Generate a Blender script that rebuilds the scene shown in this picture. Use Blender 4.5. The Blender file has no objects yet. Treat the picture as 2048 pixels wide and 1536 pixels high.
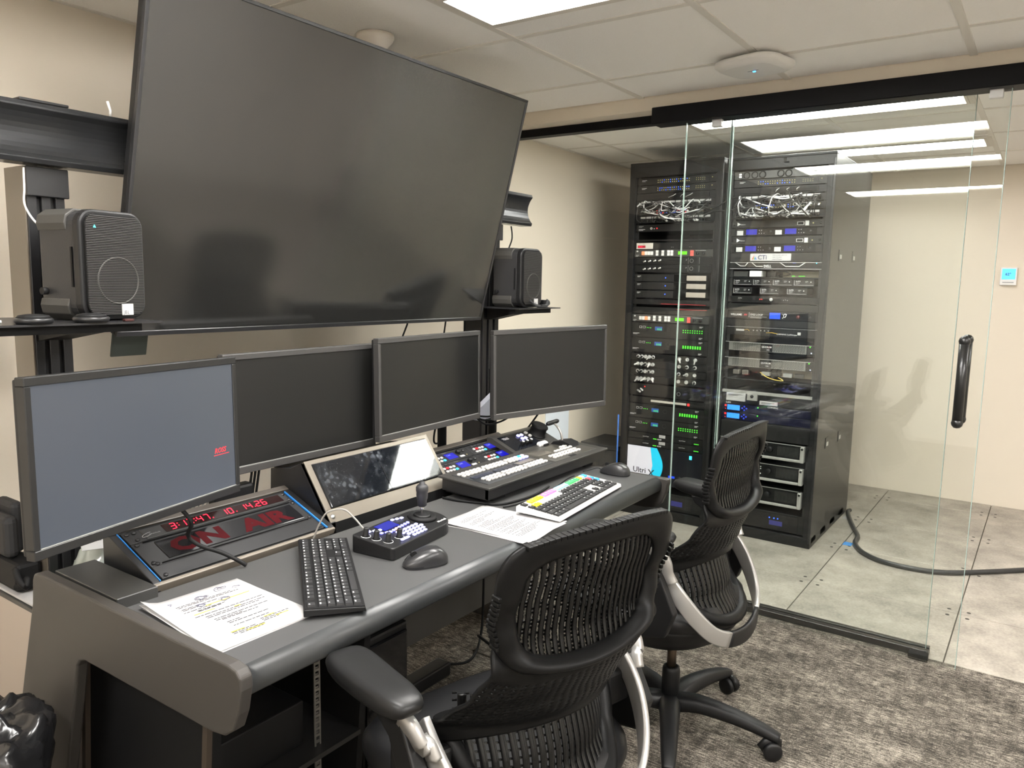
import bpy, bmesh, math, random
from mathutils import Vector, Matrix, noise
random.seed(7)
sc = bpy.context.scene
COL = sc.collection
PI = math.pi
def R(d): return math.radians(d)

# ---------------------------------------------------------------- camera
cam_d = bpy.data.cameras.new('camera'); cam = bpy.data.objects.new('camera', cam_d); COL.objects.link(cam)
cam_d.sensor_fit = 'HORIZONTAL'; cam_d.sensor_width = 36.0; cam_d.lens = 1542.93 / 2048 * 36.0
cam_d.clip_start = 0.02; cam_d.clip_end = 60
_y, _p, _r = 0.608857669, -0.130446807, -0.0191155506
_f = Vector((math.cos(_y)*math.cos(_p), math.sin(_y)*math.cos(_p), math.sin(_p)))
_rt = Vector((math.sin(_y), -math.cos(_y), 0)); _dn = _f.cross(_rt)
_r1 = math.cos(_r)*_rt + math.sin(_r)*_dn; _d1 = -math.sin(_r)*_rt + math.cos(_r)*_dn
_M = Matrix((_r1, -_d1, -_f)).transposed().to_4x4()
_M.translation = Vector((-3.7178, -0.8323, 1.3798))
cam.matrix_world = _M
sc.camera = cam

# ---------------------------------------------------------------- world, exposure
w = bpy.data.worlds.new('world'); sc.world = w; w.use_nodes = True
w.node_tree.nodes['Background'].inputs[0].default_value = (0.9, 0.95, 1.0, 1); w.node_tree.nodes['Background'].inputs[1].default_value = 0.3
vs = sc.view_settings
vs.view_transform = 'Standard'; vs.look = 'None'; vs.gamma = 1.0; vs.exposure = 0.13; vs.use_curve_mapping = False
sc.cycles.max_bounces = 16; sc.cycles.diffuse_bounces = 8; sc.cycles.glossy_bounces = 6; sc.cycles.transparent_max_bounces = 24
LAMP = 64.; LAMP_S = 31.            # brightness of every ceiling fixture lens

# ---------------------------------------------------------------- materials
def lin(c):
    if isinstance(c, str):
        c = [int(c[i:i+2], 16)/255 for i in (1, 3, 5)]
        return tuple((v/12.92 if v <= .04045 else ((v+.055)/1.055)**2.4) for v in c)
    return tuple(c)
MATS = {}
def pm(name, col, rough=.5, metal=0., spec=.5, bump=None, emis=None, es=0., var=None, coat=0.):
    if name in MATS: return MATS[name]
    m = bpy.data.materials.new(name); m.use_nodes = True; nt = m.node_tree; b = nt.nodes['Principled BSDF']
    c = lin(col)
    b.inputs['Base Color'].default_value = (*c, 1); b.inputs['Roughness'].default_value = rough; b.inputs['Metallic'].default_value = metal
    b.inputs['Specular IOR Level'].default_value = spec
    if coat: b.inputs['Coat Weight'].default_value = coat; b.inputs['Coat Roughness'].default_value = .08
    if emis is not None:
        b.inputs['Emission Color'].default_value = (*lin(emis), 1); b.inputs['Emission Strength'].default_value = es
    tc = None
    if bump or var:
        tc = nt.nodes.new('ShaderNodeTexCoord')
    if bump:
        sc_, st = bump
        n = nt.nodes.new('ShaderNodeTexNoise'); n.inputs['Scale'].default_value = sc_; n.inputs['Detail'].default_value = 3
        nt.links.new(tc.outputs['Object'], n.inputs['Vector'])
        bp = nt.nodes.new('ShaderNodeBump'); bp.inputs['Strength'].default_value = st; bp.inputs['Distance'].default_value = .002
        nt.links.new(n.outputs['Fac'], bp.inputs['Height']); nt.links.new(bp.outputs['Normal'], b.inputs['Normal'])
    if var:
        sc_, amt = var
        n = nt.nodes.new('ShaderNodeTexNoise'); n.inputs['Scale'].default_value = sc_; n.inputs['Detail'].default_value = 4
        nt.links.new(tc.outputs['Object'], n.inputs['Vector'])
        mx = nt.nodes.new('ShaderNodeMix'); mx.data_type = 'RGBA'
        mx.inputs[6].default_value = (*[v*(1-amt) for v in c], 1); mx.inputs[7].default_value = (*[min(1, v*(1+amt)) for v in c], 1)
        nt.links.new(n.outputs['Fac'], mx.inputs[0]); nt.links.new(mx.outputs[2], b.inputs['Base Color'])
    MATS[name] = m
    return m
def emat(name, col, s):
    return pm(name, (.01, .01, .01), .4, emis=col, es=s)

def carpet_mat():
    m = bpy.data.materials.new('carpet'); m.use_nodes = True; nt = m.node_tree; b = nt.nodes['Principled BSDF']; L = nt.links.new
    tc = nt.nodes.new('ShaderNodeTexCoord')
    def nz(scale, detail, sv):
        mp = nt.nodes.new('ShaderNodeMapping'); mp.inputs['Scale'].default_value = sv
        L(tc.outputs['Object'], mp.inputs[0])
        n = nt.nodes.new('ShaderNodeTexNoise'); n.inputs['Scale'].default_value = scale; n.inputs['Detail'].default_value = detail; n.inputs['Roughness'].default_value = .7
        L(mp.outputs[0], n.inputs['Vector']); return n.outputs['Fac']
    def mth(op, a, bb):
        k = nt.nodes.new('ShaderNodeMath'); k.operation = op
        for i, v in enumerate((a, bb)):
            if isinstance(v, (int, float)): k.inputs[i].default_value = v
            else: L(v, k.inputs[i])
        return k.outputs[0]
    st = nz(1.0, 2, (180, 27, 1))      # thin streaks along y
    bl = nz(1.0, 3, (9, 5, 1))        # blotches
    cr = nz(1.0, 2, (14, 40, 1))
    fb = nz(1.0, 2, (330, 210, 1))
    s = mth('ADD', mth('MULTIPLY', st, .9), mth('MULTIPLY', bl, .50)); s = mth('ADD', s, mth('MULTIPLY', fb, .80)); s = mth('ADD', s, mth('MULTIPLY', cr, .3))
    rp = nt.nodes.new('ShaderNodeValToRGB'); rp.color_ramp.elements[0].position = 0.50; rp.color_ramp.elements[1].position = .76
    rp.color_ramp.elements[0].color = (*lin('#2b2926'), 1); rp.color_ramp.elements[1].color = (*lin('#a59d91'), 1)
    e = rp.color_ramp.elements.new(.62); e.color = (*lin('#57524b'), 1)
    L(mth('MULTIPLY', s, .5), rp.inputs[0]); L(rp.outputs[0], b.inputs['Base Color'])
    b.inputs['Roughness'].default_value = .95; b.inputs['Specular IOR Level'].default_value = .1
    bp = nt.nodes.new('ShaderNodeBump'); bp.inputs['Strength'].default_value = .7; bp.inputs['Distance'].default_value = .004
    L(s, bp.inputs['Height']); L(bp.outputs[0], b.inputs['Normal'])
    return m
def tile_mat():
    m = bpy.data.materials.new('raised_floor_tile'); m.use_nodes = True; nt = m.node_tree; b = nt.nodes['Principled BSDF']; L = nt.links.new
    tc = nt.nodes.new('ShaderNodeNewGeometry')
    n1 = nt.nodes.new('ShaderNodeTexNoise'); n1.inputs['Scale'].default_value = 4.5; n1.inputs['Detail'].default_value = 8; n1.inputs['Roughness'].default_value = .68
    n2 = nt.nodes.new('ShaderNodeTexNoise'); n2.inputs['Scale'].default_value = 90; n2.inputs['Detail'].default_value = 3
    L(tc.outputs['Position'], n1.inputs['Vector']); L(tc.outputs['Position'], n2.inputs['Vector'])
    mx = nt.nodes.new('ShaderNodeMath'); mx.operation = 'MULTIPLY_ADD'; mx.inputs[1].default_value = .35
    L(n2.outputs['Fac'], mx.inputs[0]); L(n1.outputs['Fac'], mx.inputs[2])
    rp = nt.nodes.new('ShaderNodeValToRGB'); rp.color_ramp.elements[0].position = .44; rp.color_ramp.elements[1].position = .86
    rp.color_ramp.elements[0].color = (*lin('#6f6a62'), 1); rp.color_ramp.elements[1].color = (*lin('#ada69b'), 1)
    L(mx.outputs[0], rp.inputs[0]); L(rp.outputs[0], b.inputs['Base Color'])
    b.inputs['Roughness'].default_value = .42
    bp = nt.nodes.new('ShaderNodeBump'); bp.inputs['Strength'].default_value = .15; bp.inputs['Distance'].default_value = .002
    L(n2.outputs['Fac'], bp.inputs['Height']); L(bp.outputs[0], b.inputs['Normal'])
    return m
def glass_mat():
    m = bpy.data.materials.new('clear_glass'); m.use_nodes = True; nt = m.node_tree; L = nt.links.new
    nt.nodes.remove(nt.nodes['Principled BSDF']); out = nt.nodes['Material Output']
    tr = nt.nodes.new('ShaderNodeBsdfTransparent'); tr.inputs[0].default_value = (.965, .98, .972, 1)
    gl = nt.nodes.new('ShaderNodeBsdfGlossy'); gl.inputs['Roughness'].default_value = .0
    fr = nt.nodes.new('ShaderNodeFresnel'); fr.inputs['IOR'].default_value = 1.5
    ge = nt.nodes.new('ShaderNodeNewGeometry'); mr = nt.nodes.new('ShaderNodeMapRange'); mr.inputs[3].default_value = 1.5; mr.inputs[4].default_value = 1/1.5
    L(ge.outputs['Backfacing'], mr.inputs[0]); L(mr.outputs[0], fr.inputs['IOR'])
    mx = nt.nodes.new('ShaderNodeMixShader')
    L(fr.outputs[0], mx.inputs[0]); L(tr.outputs[0], mx.inputs[1]); L(gl.outputs[0], mx.inputs[2]); L(mx.outputs[0], out.inputs[0])
    return m
def glass_edge_mat():
    m = bpy.data.materials.new('polished_glass_edge'); m.use_nodes = True; b = m.node_tree.nodes['Principled BSDF']
    b.inputs['Base Color'].default_value = (*lin('#9fb4ae'), 1); b.inputs['Roughness'].default_value = .12; b.inputs['Specular IOR Level'].default_value = .8
    return m
BLK = pm('black_plastic', (.008, .008, .0084), .42, spec=.35)
BLKM = pm('black_matte', (.005, .005, .0053), .62, spec=.25)
BLKS = pm('black_satin_metal', (.012, .012, .013), .34, 0, .5)
DRK = pm('dark_grey_plastic', (.020, .020, .020), .4)
RACKM = pm('rack_black_paint', (.010, .010, .0105), .38, spec=.3)
CHRM = pm('chrome', (.75, .75, .74), .18, 1.)
ALU = pm('satin_aluminium', (.52, .50, .47), .32, 1.)
SILV = pm('silver_paint', (.55, .55, .54), .35, .3)
WHT = pm('white_plastic', (.78, .77, .75), .4)
PAPER = pm('white_paper', (.40, .395, .39), .8)
INK = pm('grey_ink', (.05, .05, .055), .8)
LAM = pm('grey_laminate', '#444444', .36, spec=.75, bump=(900, .05))
LAMD = pm('dark_laminate', '#35322f', .5, bump=(900, .05))
GLOSS = pm('black_gloss', (.008, .008, .009), .06, spec=.6)
TEXTW = pm('white_print', (.75, .75, .75), .6)
TEXTG = pm('grey_print', (.35, .35, .35), .6)
BLUE_L = emat('blue_led', '#3a66ff', 2.5); GREEN_L = emat('green_led', '#5cff3a', 1.5); RED_L = emat('red_led', '#ff2a2a', 2.5)
AMB_L = emat('amber_led', '#e8d890', .8); CYAN_L = emat('cyan_led', '#36d4ff', 3.); WHITE_L = emat('white_led', '#e8e8ff', 2.)
GLASS = glass_mat(); GEDGE = glass_edge_mat()

# ---------------------------------------------------------------- mesh helpers
class B:
    """collects shapes in a bmesh; .me(name) gives the mesh"""
    def __init__(s): s.b = bmesh.new(); s.mi = 0
    def _tag(s, faces):
        for f in faces: f.material_index = s.mi
    def mat(s, i): s.mi = i; return s
    def box(s, x0, x1, y0, y1, z0, z1, bev=0., seg=2, M=None):
        r = bmesh.ops.create_cube(s.b, size=1.)
        vs_ = r['verts']
        for v in vs_:
            v.co = Vector((x0+(v.co.x+.5)*(x1-x0), y0+(v.co.y+.5)*(y1-y0), z0+(v.co.z+.5)*(z1-z0)))
        fs = set(f for v in vs_ for f in v.link_faces)
        if bev > 0:
            es = set(e for v in vs_ for e in v.link_edges)
            rr = bmesh.ops.bevel(s.b, geom=list(es), offset=bev, segments=seg, affect='EDGES', profile=.5)
            fs = set(rr['faces']) | set(f for f in fs if f.is_valid)
            vs_ = list(set(v for f in fs for v in f.verts))
        if M is not None: bmesh.ops.transform(s.b, matrix=M, verts=vs_)
        s._tag(fs); return s
    def cyl(s, p0, p1, r0, r1=None, n=16, cap=True):
        r1 = r0 if r1 is None else r1
        p0 = Vector(p0); p1 = Vector(p1); d = (p1-p0).normalized()
        a = d.orthogonal().normalized(); c = d.cross(a)
        A = [s.b.verts.new(p0+(a*math.cos(t)+c*math.sin(t))*r0) for t in [2*PI*i/n for i in range(n)]]
        D = [s.b.verts.new(p1+(a*math.cos(t)+c*math.sin(t))*r1) for t in [2*PI*i/n for i in range(n)]]
        fs = [s.b.faces.new((A[i], A[(i+1) % n], D[(i+1) % n], D[i])) for i in range(n)]
        for f in fs: f.smooth = n > 8
        if cap: fs += [s.b.faces.new(A[::-1]), s.b.faces.new(D)]
        s._tag(fs); return s
    def lathe(s, prof, n=24, c=(0, 0, 0), axis='z'):
        c = Vector(c); rings = []
        for r, z in prof:
            ring = []
            for i in range(n):
                t = 2*PI*i/n; q = Vector((max(r, 1e-5)*math.cos(t), max(r, 1e-5)*math.sin(t), z))
                if axis == 'y': q = Vector((q.x, -q.z, q.y))
                if axis == 'x': q = Vector((q.z, q.x, q.y))
                ring.append(s.b.verts.new(c+q))
            rings.append(ring)
        fs = []
        for a, b_ in zip(rings, rings[1:]):
            for i in range(n): fs.append(s.b.faces.new((a[i], a[(i+1) % n], b_[(i+1) % n], b_[i])))
        for f in fs: f.smooth = True
        fs += [s.b.faces.new(rings[0][::-1]), s.b.faces.new(rings[-1])]
        s._tag(fs); return s
    def tube(s, pts, r, n=8, closed=False, prof=None, up=None, cap=True):
        """sweep a circle (radius r or list) or profile [(a,b)] along pts"""
        P = [Vector(p) for p in pts]; m = len(P)
        rings = []; prev = None
        for i in range(m):
            a = P[i-1] if (i > 0 or closed) else P[i]; b_ = P[(i+1) % m] if (i < m-1 or closed) else P[i]
            t = (b_-a)
            t = t.normalized() if t.length > 1e-9 else Vector((0, 0, 1))
            if up is not None:
                u = up[i] if isinstance(up, list) else up
                u = Vector(u); nrm = (u - t*u.dot(t)).normalized()
            elif prev is None: nrm = t.orthogonal().normalized()
            else:
                nrm = prev - t*prev.dot(t); nrm = nrm.normalized() if nrm.length > 1e-6 else t.orthogonal().normalized()
            prev = nrm; bi = t.cross(nrm)
            rr = r[i] if isinstance(r, (list, tuple)) else r
            if prof: ring = [s.b.verts.new(P[i]+nrm*q[0]*rr+bi*q[1]*rr) for q in prof]
            else: ring = [s.b.verts.new(P[i]+(nrm*math.cos(2*PI*k/n)+bi*math.sin(2*PI*k/n))*rr) for k in range(n)]
            rings.append(ring)
        k = len(rings[0]); fs = []
        pairs = list(zip(rings, rings[1:])) + ([(rings[-1], rings[0])] if closed else [])
        for a, b_ in pairs:
            for i in range(k): fs.append(s.b.faces.new((a[i], a[(i+1) % k], b_[(i+1) % k], b_[i])))
        for f in fs: f.smooth = True
        if not closed and cap: fs += [s.b.faces.new(rings[0][::-1]), s.b.faces.new(rings[-1])]
        s._tag(fs); return s
    def prism(s, out, h0, h1, axis='x'):
        """extrude a 2-D outline along an axis: axis x -> outline is (y,z); y -> (x,z); z -> (x,y)"""
        def pt(a, b_, h): return {'x': (h, a, b_), 'y': (a, h, b_), 'z': (a, b_, h)}[axis]
        A = [s.b.verts.new(pt(a, b_, h0)) for a, b_ in out]; D = [s.b.verts.new(pt(a, b_, h1)) for a, b_ in out]
        n = len(out); fs = [s.b.faces.new((A[i], A[(i+1) % n], D[(i+1) % n], D[i])) for i in range(n)]
        fs += [s.b.faces.new(A[::-1]), s.b.faces.new(D)]
        s._tag(fs); return s
    def quad(s, *pts):
        f = s.b.faces.new([s.b.verts.new(p) for p in pts]); s._tag([f]); return s
    def grid(s, fn, us, vs_, hole=None, smooth=True):
        V = {}
        def g(i, j):
            if (i, j) not in V: V[(i, j)] = s.b.verts.new(fn(us[i], vs_[j]))
            return V[(i, j)]
        fs = []
        for i in range(len(us)-1):
            for j in range(len(vs_)-1):
                if hole and hole(i, j): continue
                f = s.b.faces.new((g(i, j), g(i+1, j), g(i+1, j+1), g(i, j+1))); f.smooth = smooth; fs.append(f)
        s._tag(fs); return s
    def me(s, name, smooth=None):
        bmesh.ops.recalc_face_normals(s.b, faces=s.b.faces)
        if smooth is not None:
            for f in s.b.faces: f.smooth = smooth
        m = bpy.data.meshes.new(name); s.b.to_mesh(m); s.b.free(); return m
def put(name, b, mats, parent=None, loc=None, rot=None, label=None, cat=None, group=None, kind=None, smooth=None):
    me = b.me(name, smooth) if isinstance(b, B) else b
    if not isinstance(mats, (list, tuple)): mats = [mats]
    if len(me.materials) == 0:
        for m in mats: me.materials.append(m)
    o = bpy.data.objects.new(name, me); COL.objects.link(o)
    if parent is not None: o.parent = parent
    if loc is not None: o.location = loc
    if rot is not None: o.rotation_euler = rot
    return tag(o, label, cat, group, kind)
def tag(o, label=None, cat=None, group=None, kind=None):
    if label: o['label'] = label
    if cat: o['category'] = cat
    if group: o['group'] = group
    if kind: o['kind'] = kind
    return o
def thing(name, label, cat, loc=(0, 0, 0), rot=(0, 0, 0), group=None, kind=None):
    o = bpy.data.objects.new(name, None); COL.objects.link(o); o.location = loc; o.rotation_euler = rot
    o.empty_display_size = .05
    return tag(o, label, cat, group, kind)
def mod_bevel(o, w, seg=2):
    m = o.modifiers.new('bevel', 'BEVEL'); m.width = w; m.segments = seg; m.limit_method = 'ANGLE'; m.angle_limit = R(40); return o
def mod_solid(o, t, off=0.):
    m = o.modifiers.new('solid', 'SOLIDIFY'); m.thickness = t; m.offset = off; return o
def mod_sub(o, n=1):
    m = o.modifiers.new('sub', 'SUBSURF'); m.levels = n; m.render_levels = n; return o
_TX = {}
def text_me(s, size=1., bold=0., ex=0., shear=0., align='LEFT'):
    k = (s, size, bold, ex, shear, align)
    if k in _TX: return _TX[k]
    cu = bpy.data.curves.new('lettering', 'FONT'); cu.body = s; cu.size = size; cu.offset = bold*size; cu.extrude = ex; cu.shear = shear; cu.align_x = align; cu.resolution_u = 2
    o = bpy.data.objects.new('lettering', cu); COL.objects.link(o)
    dg = bpy.context.evaluated_depsgraph_get(); dg.update()
    me = bpy.data.meshes.new_from_object(o.evaluated_get(dg)); me.name = 'lettering'
    bpy.data.objects.remove(o); bpy.data.curves.remove(cu)
    me.materials.clear()
    _TX[k] = me; return me
def text(s, size, mat, parent, loc, rot=(0, 0, 0), name='lettering', **kw):
    me = text_me(s, size, **kw).copy(); me.materials.append(mat)
    return put(name, me, mat, parent, loc, rot)
FACE_Y = (PI/2, 0, 0)      # lettering that reads from -Y
def rrect(w, h, r, n=5, cx=0., cy=0.):
    out = []
    for (sx, sy, a0) in ((1, 1, 0), (-1, 1, 90), (-1, -1, 180), (1, -1, 270)):
        for i in range(n+1):
            a = R(a0+90*i/n); out.append((cx+sx*(w/2-r)+r*math.cos(a), cy+sy*(h/2-r)+r*math.sin(a)))
    return out
def smooth_path(P, n=8, closed=False):
    """Catmull-Rom"""
    P = [Vector(p) for p in P]; out = []; m = len(P)
    for i in range(m if closed else m-1):
        if closed: a, b_, c, d = P[i-1], P[i], P[(i+1) % m], P[(i+2) % m]
        else: a, b_, c, d = P[max(i-1, 0)], P[i], P[i+1], P[min(i+2, m-1)]
        for k in range(n):
            t = k/n
            out.append(.5*((2*b_)+(c-a)*t+(2*a-5*b_+4*c-d)*t*t+(3*b_-a-3*c+d)*t**3))
    if not closed: out.append(P[-1])
    return out
def lerp(a, b_, t): return a+(b_-a)*t
def tabl(tb, x):
    """piecewise-linear with smooth ease through a table sorted by descending or ascending key"""
    tb = sorted(tb)
    if x <= tb[0][0]: return tb[0][1]
    for (a, va), (b_, vb) in zip(tb, tb[1:]):
        if x <= b_:
            t = (x-a)/(b_-a); t = t*t*(3-2*t); return va+(vb-va)*t
    return tb[-1][1]

# ================================================================ THE ROOM
H = 2.165; WY = 1.63; FX = 2.10; RY = -3.4; BX = -5.4; GX = -.54
WALLU = pm('pale_wall_paint', '#eae6df', .62, spec=.25)  # unseen walls made paler than the beige ones to bounce more light
WALLM = pm('beige_wall_paint', '#ddd3c3', .62, bump=(420, .12), spec=.25)
o = put('floor', B().box(BX, GX, RY, WY, -.06, 0), carpet_mat(), kind='structure', label='grey and cream flecked carpet of the control room', cat='floor')
# raised floor: pedestal slab with separate tiles
SUB = pm('tile_joint', '#565249', .8); TILE = tile_mat()
fl2 = put('floor', B().box(GX, FX, RY, WY, -.06, -.006), SUB, kind='structure', label='raised floor of concrete-look tiles in the server room', cat='floor')
T = .6096
xs = [GX+.002] + [k*T for k in range(0, 4)] + [FX-.001]
ys = [WY-.001, 2*T, T, 0, -T, -2*T, -3*T, -4*T, -5*T, RY+.001]
SCR = pm('screw_hole', '#2a2825', .7)
for i in range(len(xs)-1):
    for j in range(len(ys)-1):
        g = .0022
        x0, x1, y0, y1 = xs[i]+g, xs[i+1]-g, ys[j+1]+g, ys[j]-g
        t = put('floor_tile', B().box(x0, x1, y0, y1, -.0055, 0, .0012, 1), TILE, fl2)
        if -2.6*T < y0 < 2*T:
            b = B(); k = 0
            for xx, on in ((x0+.035, xs[i] != xs[0]), (x1-.035, xs[i+1] < FX-.01)):
                for yy in (y0+.035, y1-.035):
                    if on: b.lathe([(.0085, 0), (.0085, .0004)], 10, (xx, yy, 0)); k += 1
            if k: put('corner_screws', b, SCR, t)
            else: b.b.free()
put('wall_left', B().box(BX, FX+.1, WY, WY+.1, -.06, H+.12), WALLM, kind='structure', label='beige painted wall behind the big television', cat='wall')
put('wall_far', B().box(FX, FX+.1, RY, WY, -.06, H+.12), WALLM, kind='structure', label='beige far wall of the server room with the thermostat', cat='wall')
put('wall_right', B().box(BX, FX+.1, RY-.1, RY, -.06, H+.12), WALLU, kind='structure', label='beige wall opposite the desk, out of frame', cat='wall')
put('wall_rear', B().box(BX-.1, BX, RY, WY, -.06, H+.12), WALLU, kind='structure', label='beige wall behind the camera, out of frame', cat='wall')
# dark things added on the unseen wall to show as reflections in the screens
o = put('wall_display', B().box(-1.2, -.66+.02, RY, RY+.05, 1.25, 1.95, .006), GLOSS, label='black wall display opposite the desk', cat='display')
put('door', B().box(-2.9, -1.95, RY, RY+.04, 0, 2.05, .004), pm('dark_door', '#2b2622', .5), label='dark door in the wall opposite the desk', cat='door').name = 'door_2'
bpy.data.objects['door_2']['kind'] = 'structure'

# ---- ceiling: slab, tee bars, tiles
TBAR = pm('tee_bar', '#dedad2', .45); CTILE = pm('ceiling_tile_face', '#f7f5f1', .85, bump=(260, .9), spec=.1)
ceil = put('ceiling', B().box(BX, FX, RY, WY, H+.03, H+.12), pm('ceiling_void', '#77716a', .9), kind='structure', label='suspended ceiling of square white tiles', cat='ceiling')
FIX = [(-1.85, .685, -.535, 1), (-2.90, .685, -.535, 1), (-4.4, .685, -.535, 1), (-1.85, -1.65, -2.87, 0), (-2.90, -1.65, -2.87, 0), (-4.4, -1.65, -2.87, 0),  # behind-camera fixture and right-hand row are unseen, added to brighten the room
       (-.165, .73, -.49, 2), (1.14, .73, -.49, 1), (.0, -1.71, -2.93, 0)]  # header fixture widened to brighten the wall; last one unseen, added for light
def ceil_area(x0, x1, gx, gy, fixes):
    xsn = sorted(set([x0, x1] + [x for x in [gx+T*k for k in range(-12, 12)] if x0+.03 < x < x1-.03]))
    ysn = sorted(set([RY, WY] + [y for y in [gy+T*k for k in range(-12, 12)] if RY+.03 < y < WY-.03]))
    bars = B(); hw = .012
    for x in xsn[1:-1]:
        cuts = sorted((f0, f1) for fx, f1, f0, k in fixes if abs(x-fx) < .1524*max(k, 1)+hw)
        p = RY
        for a, c in cuts:
            if a > p: bars.box(x-hw, x+hw, p, a, H, H+.004)
            p = max(p, c)
        if p < WY: bars.box(x-hw, x+hw, p, WY, H, H+.004)
    for y in ysn[1:-1]:
        cuts = sorted((fx-.1524*max(k, 1), fx+.1524*max(k, 1)) for fx, f1, f0, k in fixes if f0+.05 < y < f1-.05)
        p = x0
        for a, c in cuts:
            if a > p: bars.box(p, a, y-hw, y+hw, H-.0008, H+.0032)
            p = max(p, c)
        if p < x1: bars.box(p, x1, y-hw, y+hw, H-.0008, H+.0032)
    bars.box(x0, x1, WY-.022, WY, H-.001, H+.004)
    put('ceiling_grid', bars, TBAR, ceil)
    for i in range(len(xsn)-1):
        for j in range(len(ysn)-1):
            a, b_, c, d = xsn[i], xsn[i+1], ysn[j], ysn[j+1]
            ps = [(a, b_)]
            for fx, f1, f0, kw_ in fixes:
                if c > f0-.05 and d < f1+.05:
                    q = []
                    for (p0, p1) in ps:
                        l, r = fx-.1524*kw_ if kw_ else fx-.1524, fx+.1524*kw_ if kw_ else fx+.1524
                        if l > p0+.02: q.append((p0, min(l, p1)))
                        if r < p1-.02: q.append((max(r, p0), p1))
                        if not (l < p1 and r > p0): q = [(p0, p1)]
                    ps = q
            for (p0, p1) in ps:
                g = .010
                put('ceiling_tile', B().box(p0+g, p1-g, c+g, d-g, H+.002, H+.02, .003, 1), CTILE, ceil)
ceil_area(BX, -.62, -.957, .075, FIX[:6]); ceil_area(-.45, FX, .30, .12, FIX[6:])
# ---- light fixtures
LENS2 = pm('lamp_lens_server', (.9, .9, .9), .5, emis='#fffcf8', es=LAMP_S)
LENS = pm('lamp_lens', (.9, .9, .9), .5, emis='#fffcf8', es=LAMP)
LENSD = pm('lamp_lens_margin', (.9, .9, .9), .5, emis='#fffcf8', es=LAMP*.22); LENSD2 = pm('lamp_lens_margin_server', (.9, .9, .9), .5, emis='#fffcf8', es=LAMP_S*.22)
FRAME = pm('lamp_frame', '#d8d2c8', .4)
names = ['ceiling troffer light above the desk, nearest the glass wall', 'ceiling troffer light over the near chair', 'ceiling troffer light behind the camera',
         'ceiling troffer light out of frame to the right of the desk', 'ceiling troffer light out of frame right of the camera', 'ceiling troffer light out of frame behind right',
         'long ceiling light just behind the glass header', 'long ceiling light deeper in the server room above the wide rack', 'server room ceiling light out of frame to the right']
for (fx, f1, f0, sh), nm in zip(FIX, names):
    t = thing('ceiling_light', nm, 'light', (fx, (f0+f1)/2, H), group='recessed ceiling lights')
    hx = .1524*max(sh, 1); hy = (f1-f0)/2; b = B()
    for (a, b_, c, d) in ((-hx, -hx+.03, -hy, hy), (hx-.03, hx, -hy, hy), (-hx+.03, hx-.03, -hy, -hy+.03), (-hx+.03, hx-.03, hy-.03, hy)):
        b.box(a, b_, c, d, -.004, .02, .001, 1)
    put('frame', b, FRAME, t)
    cx_ = hx*.60; LM, LD = (LENS, LENSD) if fx < -.5 else (LENS2, LENSD2)
    put('lens', B().box(-cx_, cx_, -hy+.03, hy-.03, .001, .018), LM, t)
    put('lens_margin', B().box(-hx+.03, -cx_, -hy+.03, hy-.03, .001, .018).box(cx_, hx-.03, -hy+.03, hy-.03, .001, .018), LD, t)
    b = B()
    for (a, b_, c, d) in ((-hx+.024, -hx+.036, -hy+.024, hy-.024), (hx-.036, hx-.024, -hy+.024, hy-.024), (-hx+.036, hx-.036, -hy+.024, -hy+.036), (-hx+.036, hx-.036, hy-.036, hy-.024)):
        b.box(a, b_, c, d, -.0075, -.0042)
    put('lens_bead', b, FRAME, t)

# ---- glass front of the server room
put('trim_1', B().box(-.62, -.45, RY, WY, 2.112, H+.03, .001, 1), WALLM, kind='structure', label='beige soffit strip above the glass wall', cat='trim')
put('trim_2', B().box(-.532, -.478, .60, WY, 2.076, 2.112, .002, 1), pm('black_header', (.004, .004, .005), .5, spec=.15), kind='structure', label='thin black head channel left of the sliding track', cat='trim')
put('trim_3', B().box(-.655, -.56, RY, .62, 2.048, 2.1155, .003, 1).box(-.56, -.478, RY, .60, 2.066, 2.112), MATS['black_header'], kind='structure', label='thick black sliding-door track along the ceiling', cat='trim')
w1 = thing('window_1', 'fixed glass panes of the server room front in a dark floor channel', 'window', (-.505, 1.6, 0), kind='structure')
def pane(nm, par, x, y0, y1, z0, z1, th=.010):
    b = B().mat(0).box(x-th/2, x+th/2, y0+.0004, y1-.0004, z0, z1)
    o = put(nm, b, [GLASS, GEDGE], par)
    for f in o.data.polygons:
        if abs(f.normal.y) > .9: f.material_index = 1
    for yy in (y0+.0004, y1-.0026): put('polished_edge', B().box(x-th/2-.0006, x+th/2+.0006, yy, yy+.0022, z0, z1), GEDGE, par)
    return o
pane('pane', w1, 0, .324-1.6, 1.628-1.6, .014, 2.085); pane('pane', w1, 0, -.547-1.6, .320-1.6, .014, 2.085)
b = B().box(-.035, -.007, -.557-1.6, .028, .0, .026, .002, 1).box(.007, .03, -.557-1.6, .028, .0, .026, .002, 1).box(-.007, .007, -.557-1.6, .028, 0, .012)
put('floor_channel', b, pm('bronze_channel', '#3b3a38', .3, .6), w1)
d1 = thing('door_1', 'frameless sliding glass door with a long black handle', 'door', (-.605, -.09, 0), kind='structure')
pane('pane', d1, 0, -.655+.09, .482+.09, .016, 2.056)
b = B()
for sx in (-1, 1):
    b.tube([(sx*.055, -.50, .925), (sx*.055, -.50, 1.21)], .0165, 16)
    for z in (.925, 1.21): b.lathe([(.0005, -.019), (.010, -.0165), (.0165, -.0095), (.019, 0), (.0165, .0095), (.010, .0165), (.0005, .019)], 16, (sx*.055, -.50, z))
    for z in (.97, 1.165): b.cyl((sx*.005, -.50, z), (sx*.05, -.50, z), .009, n=12)
put('door_handle', b, pm('handle_black', (.012, .012, .012), .28), d1)
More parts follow.
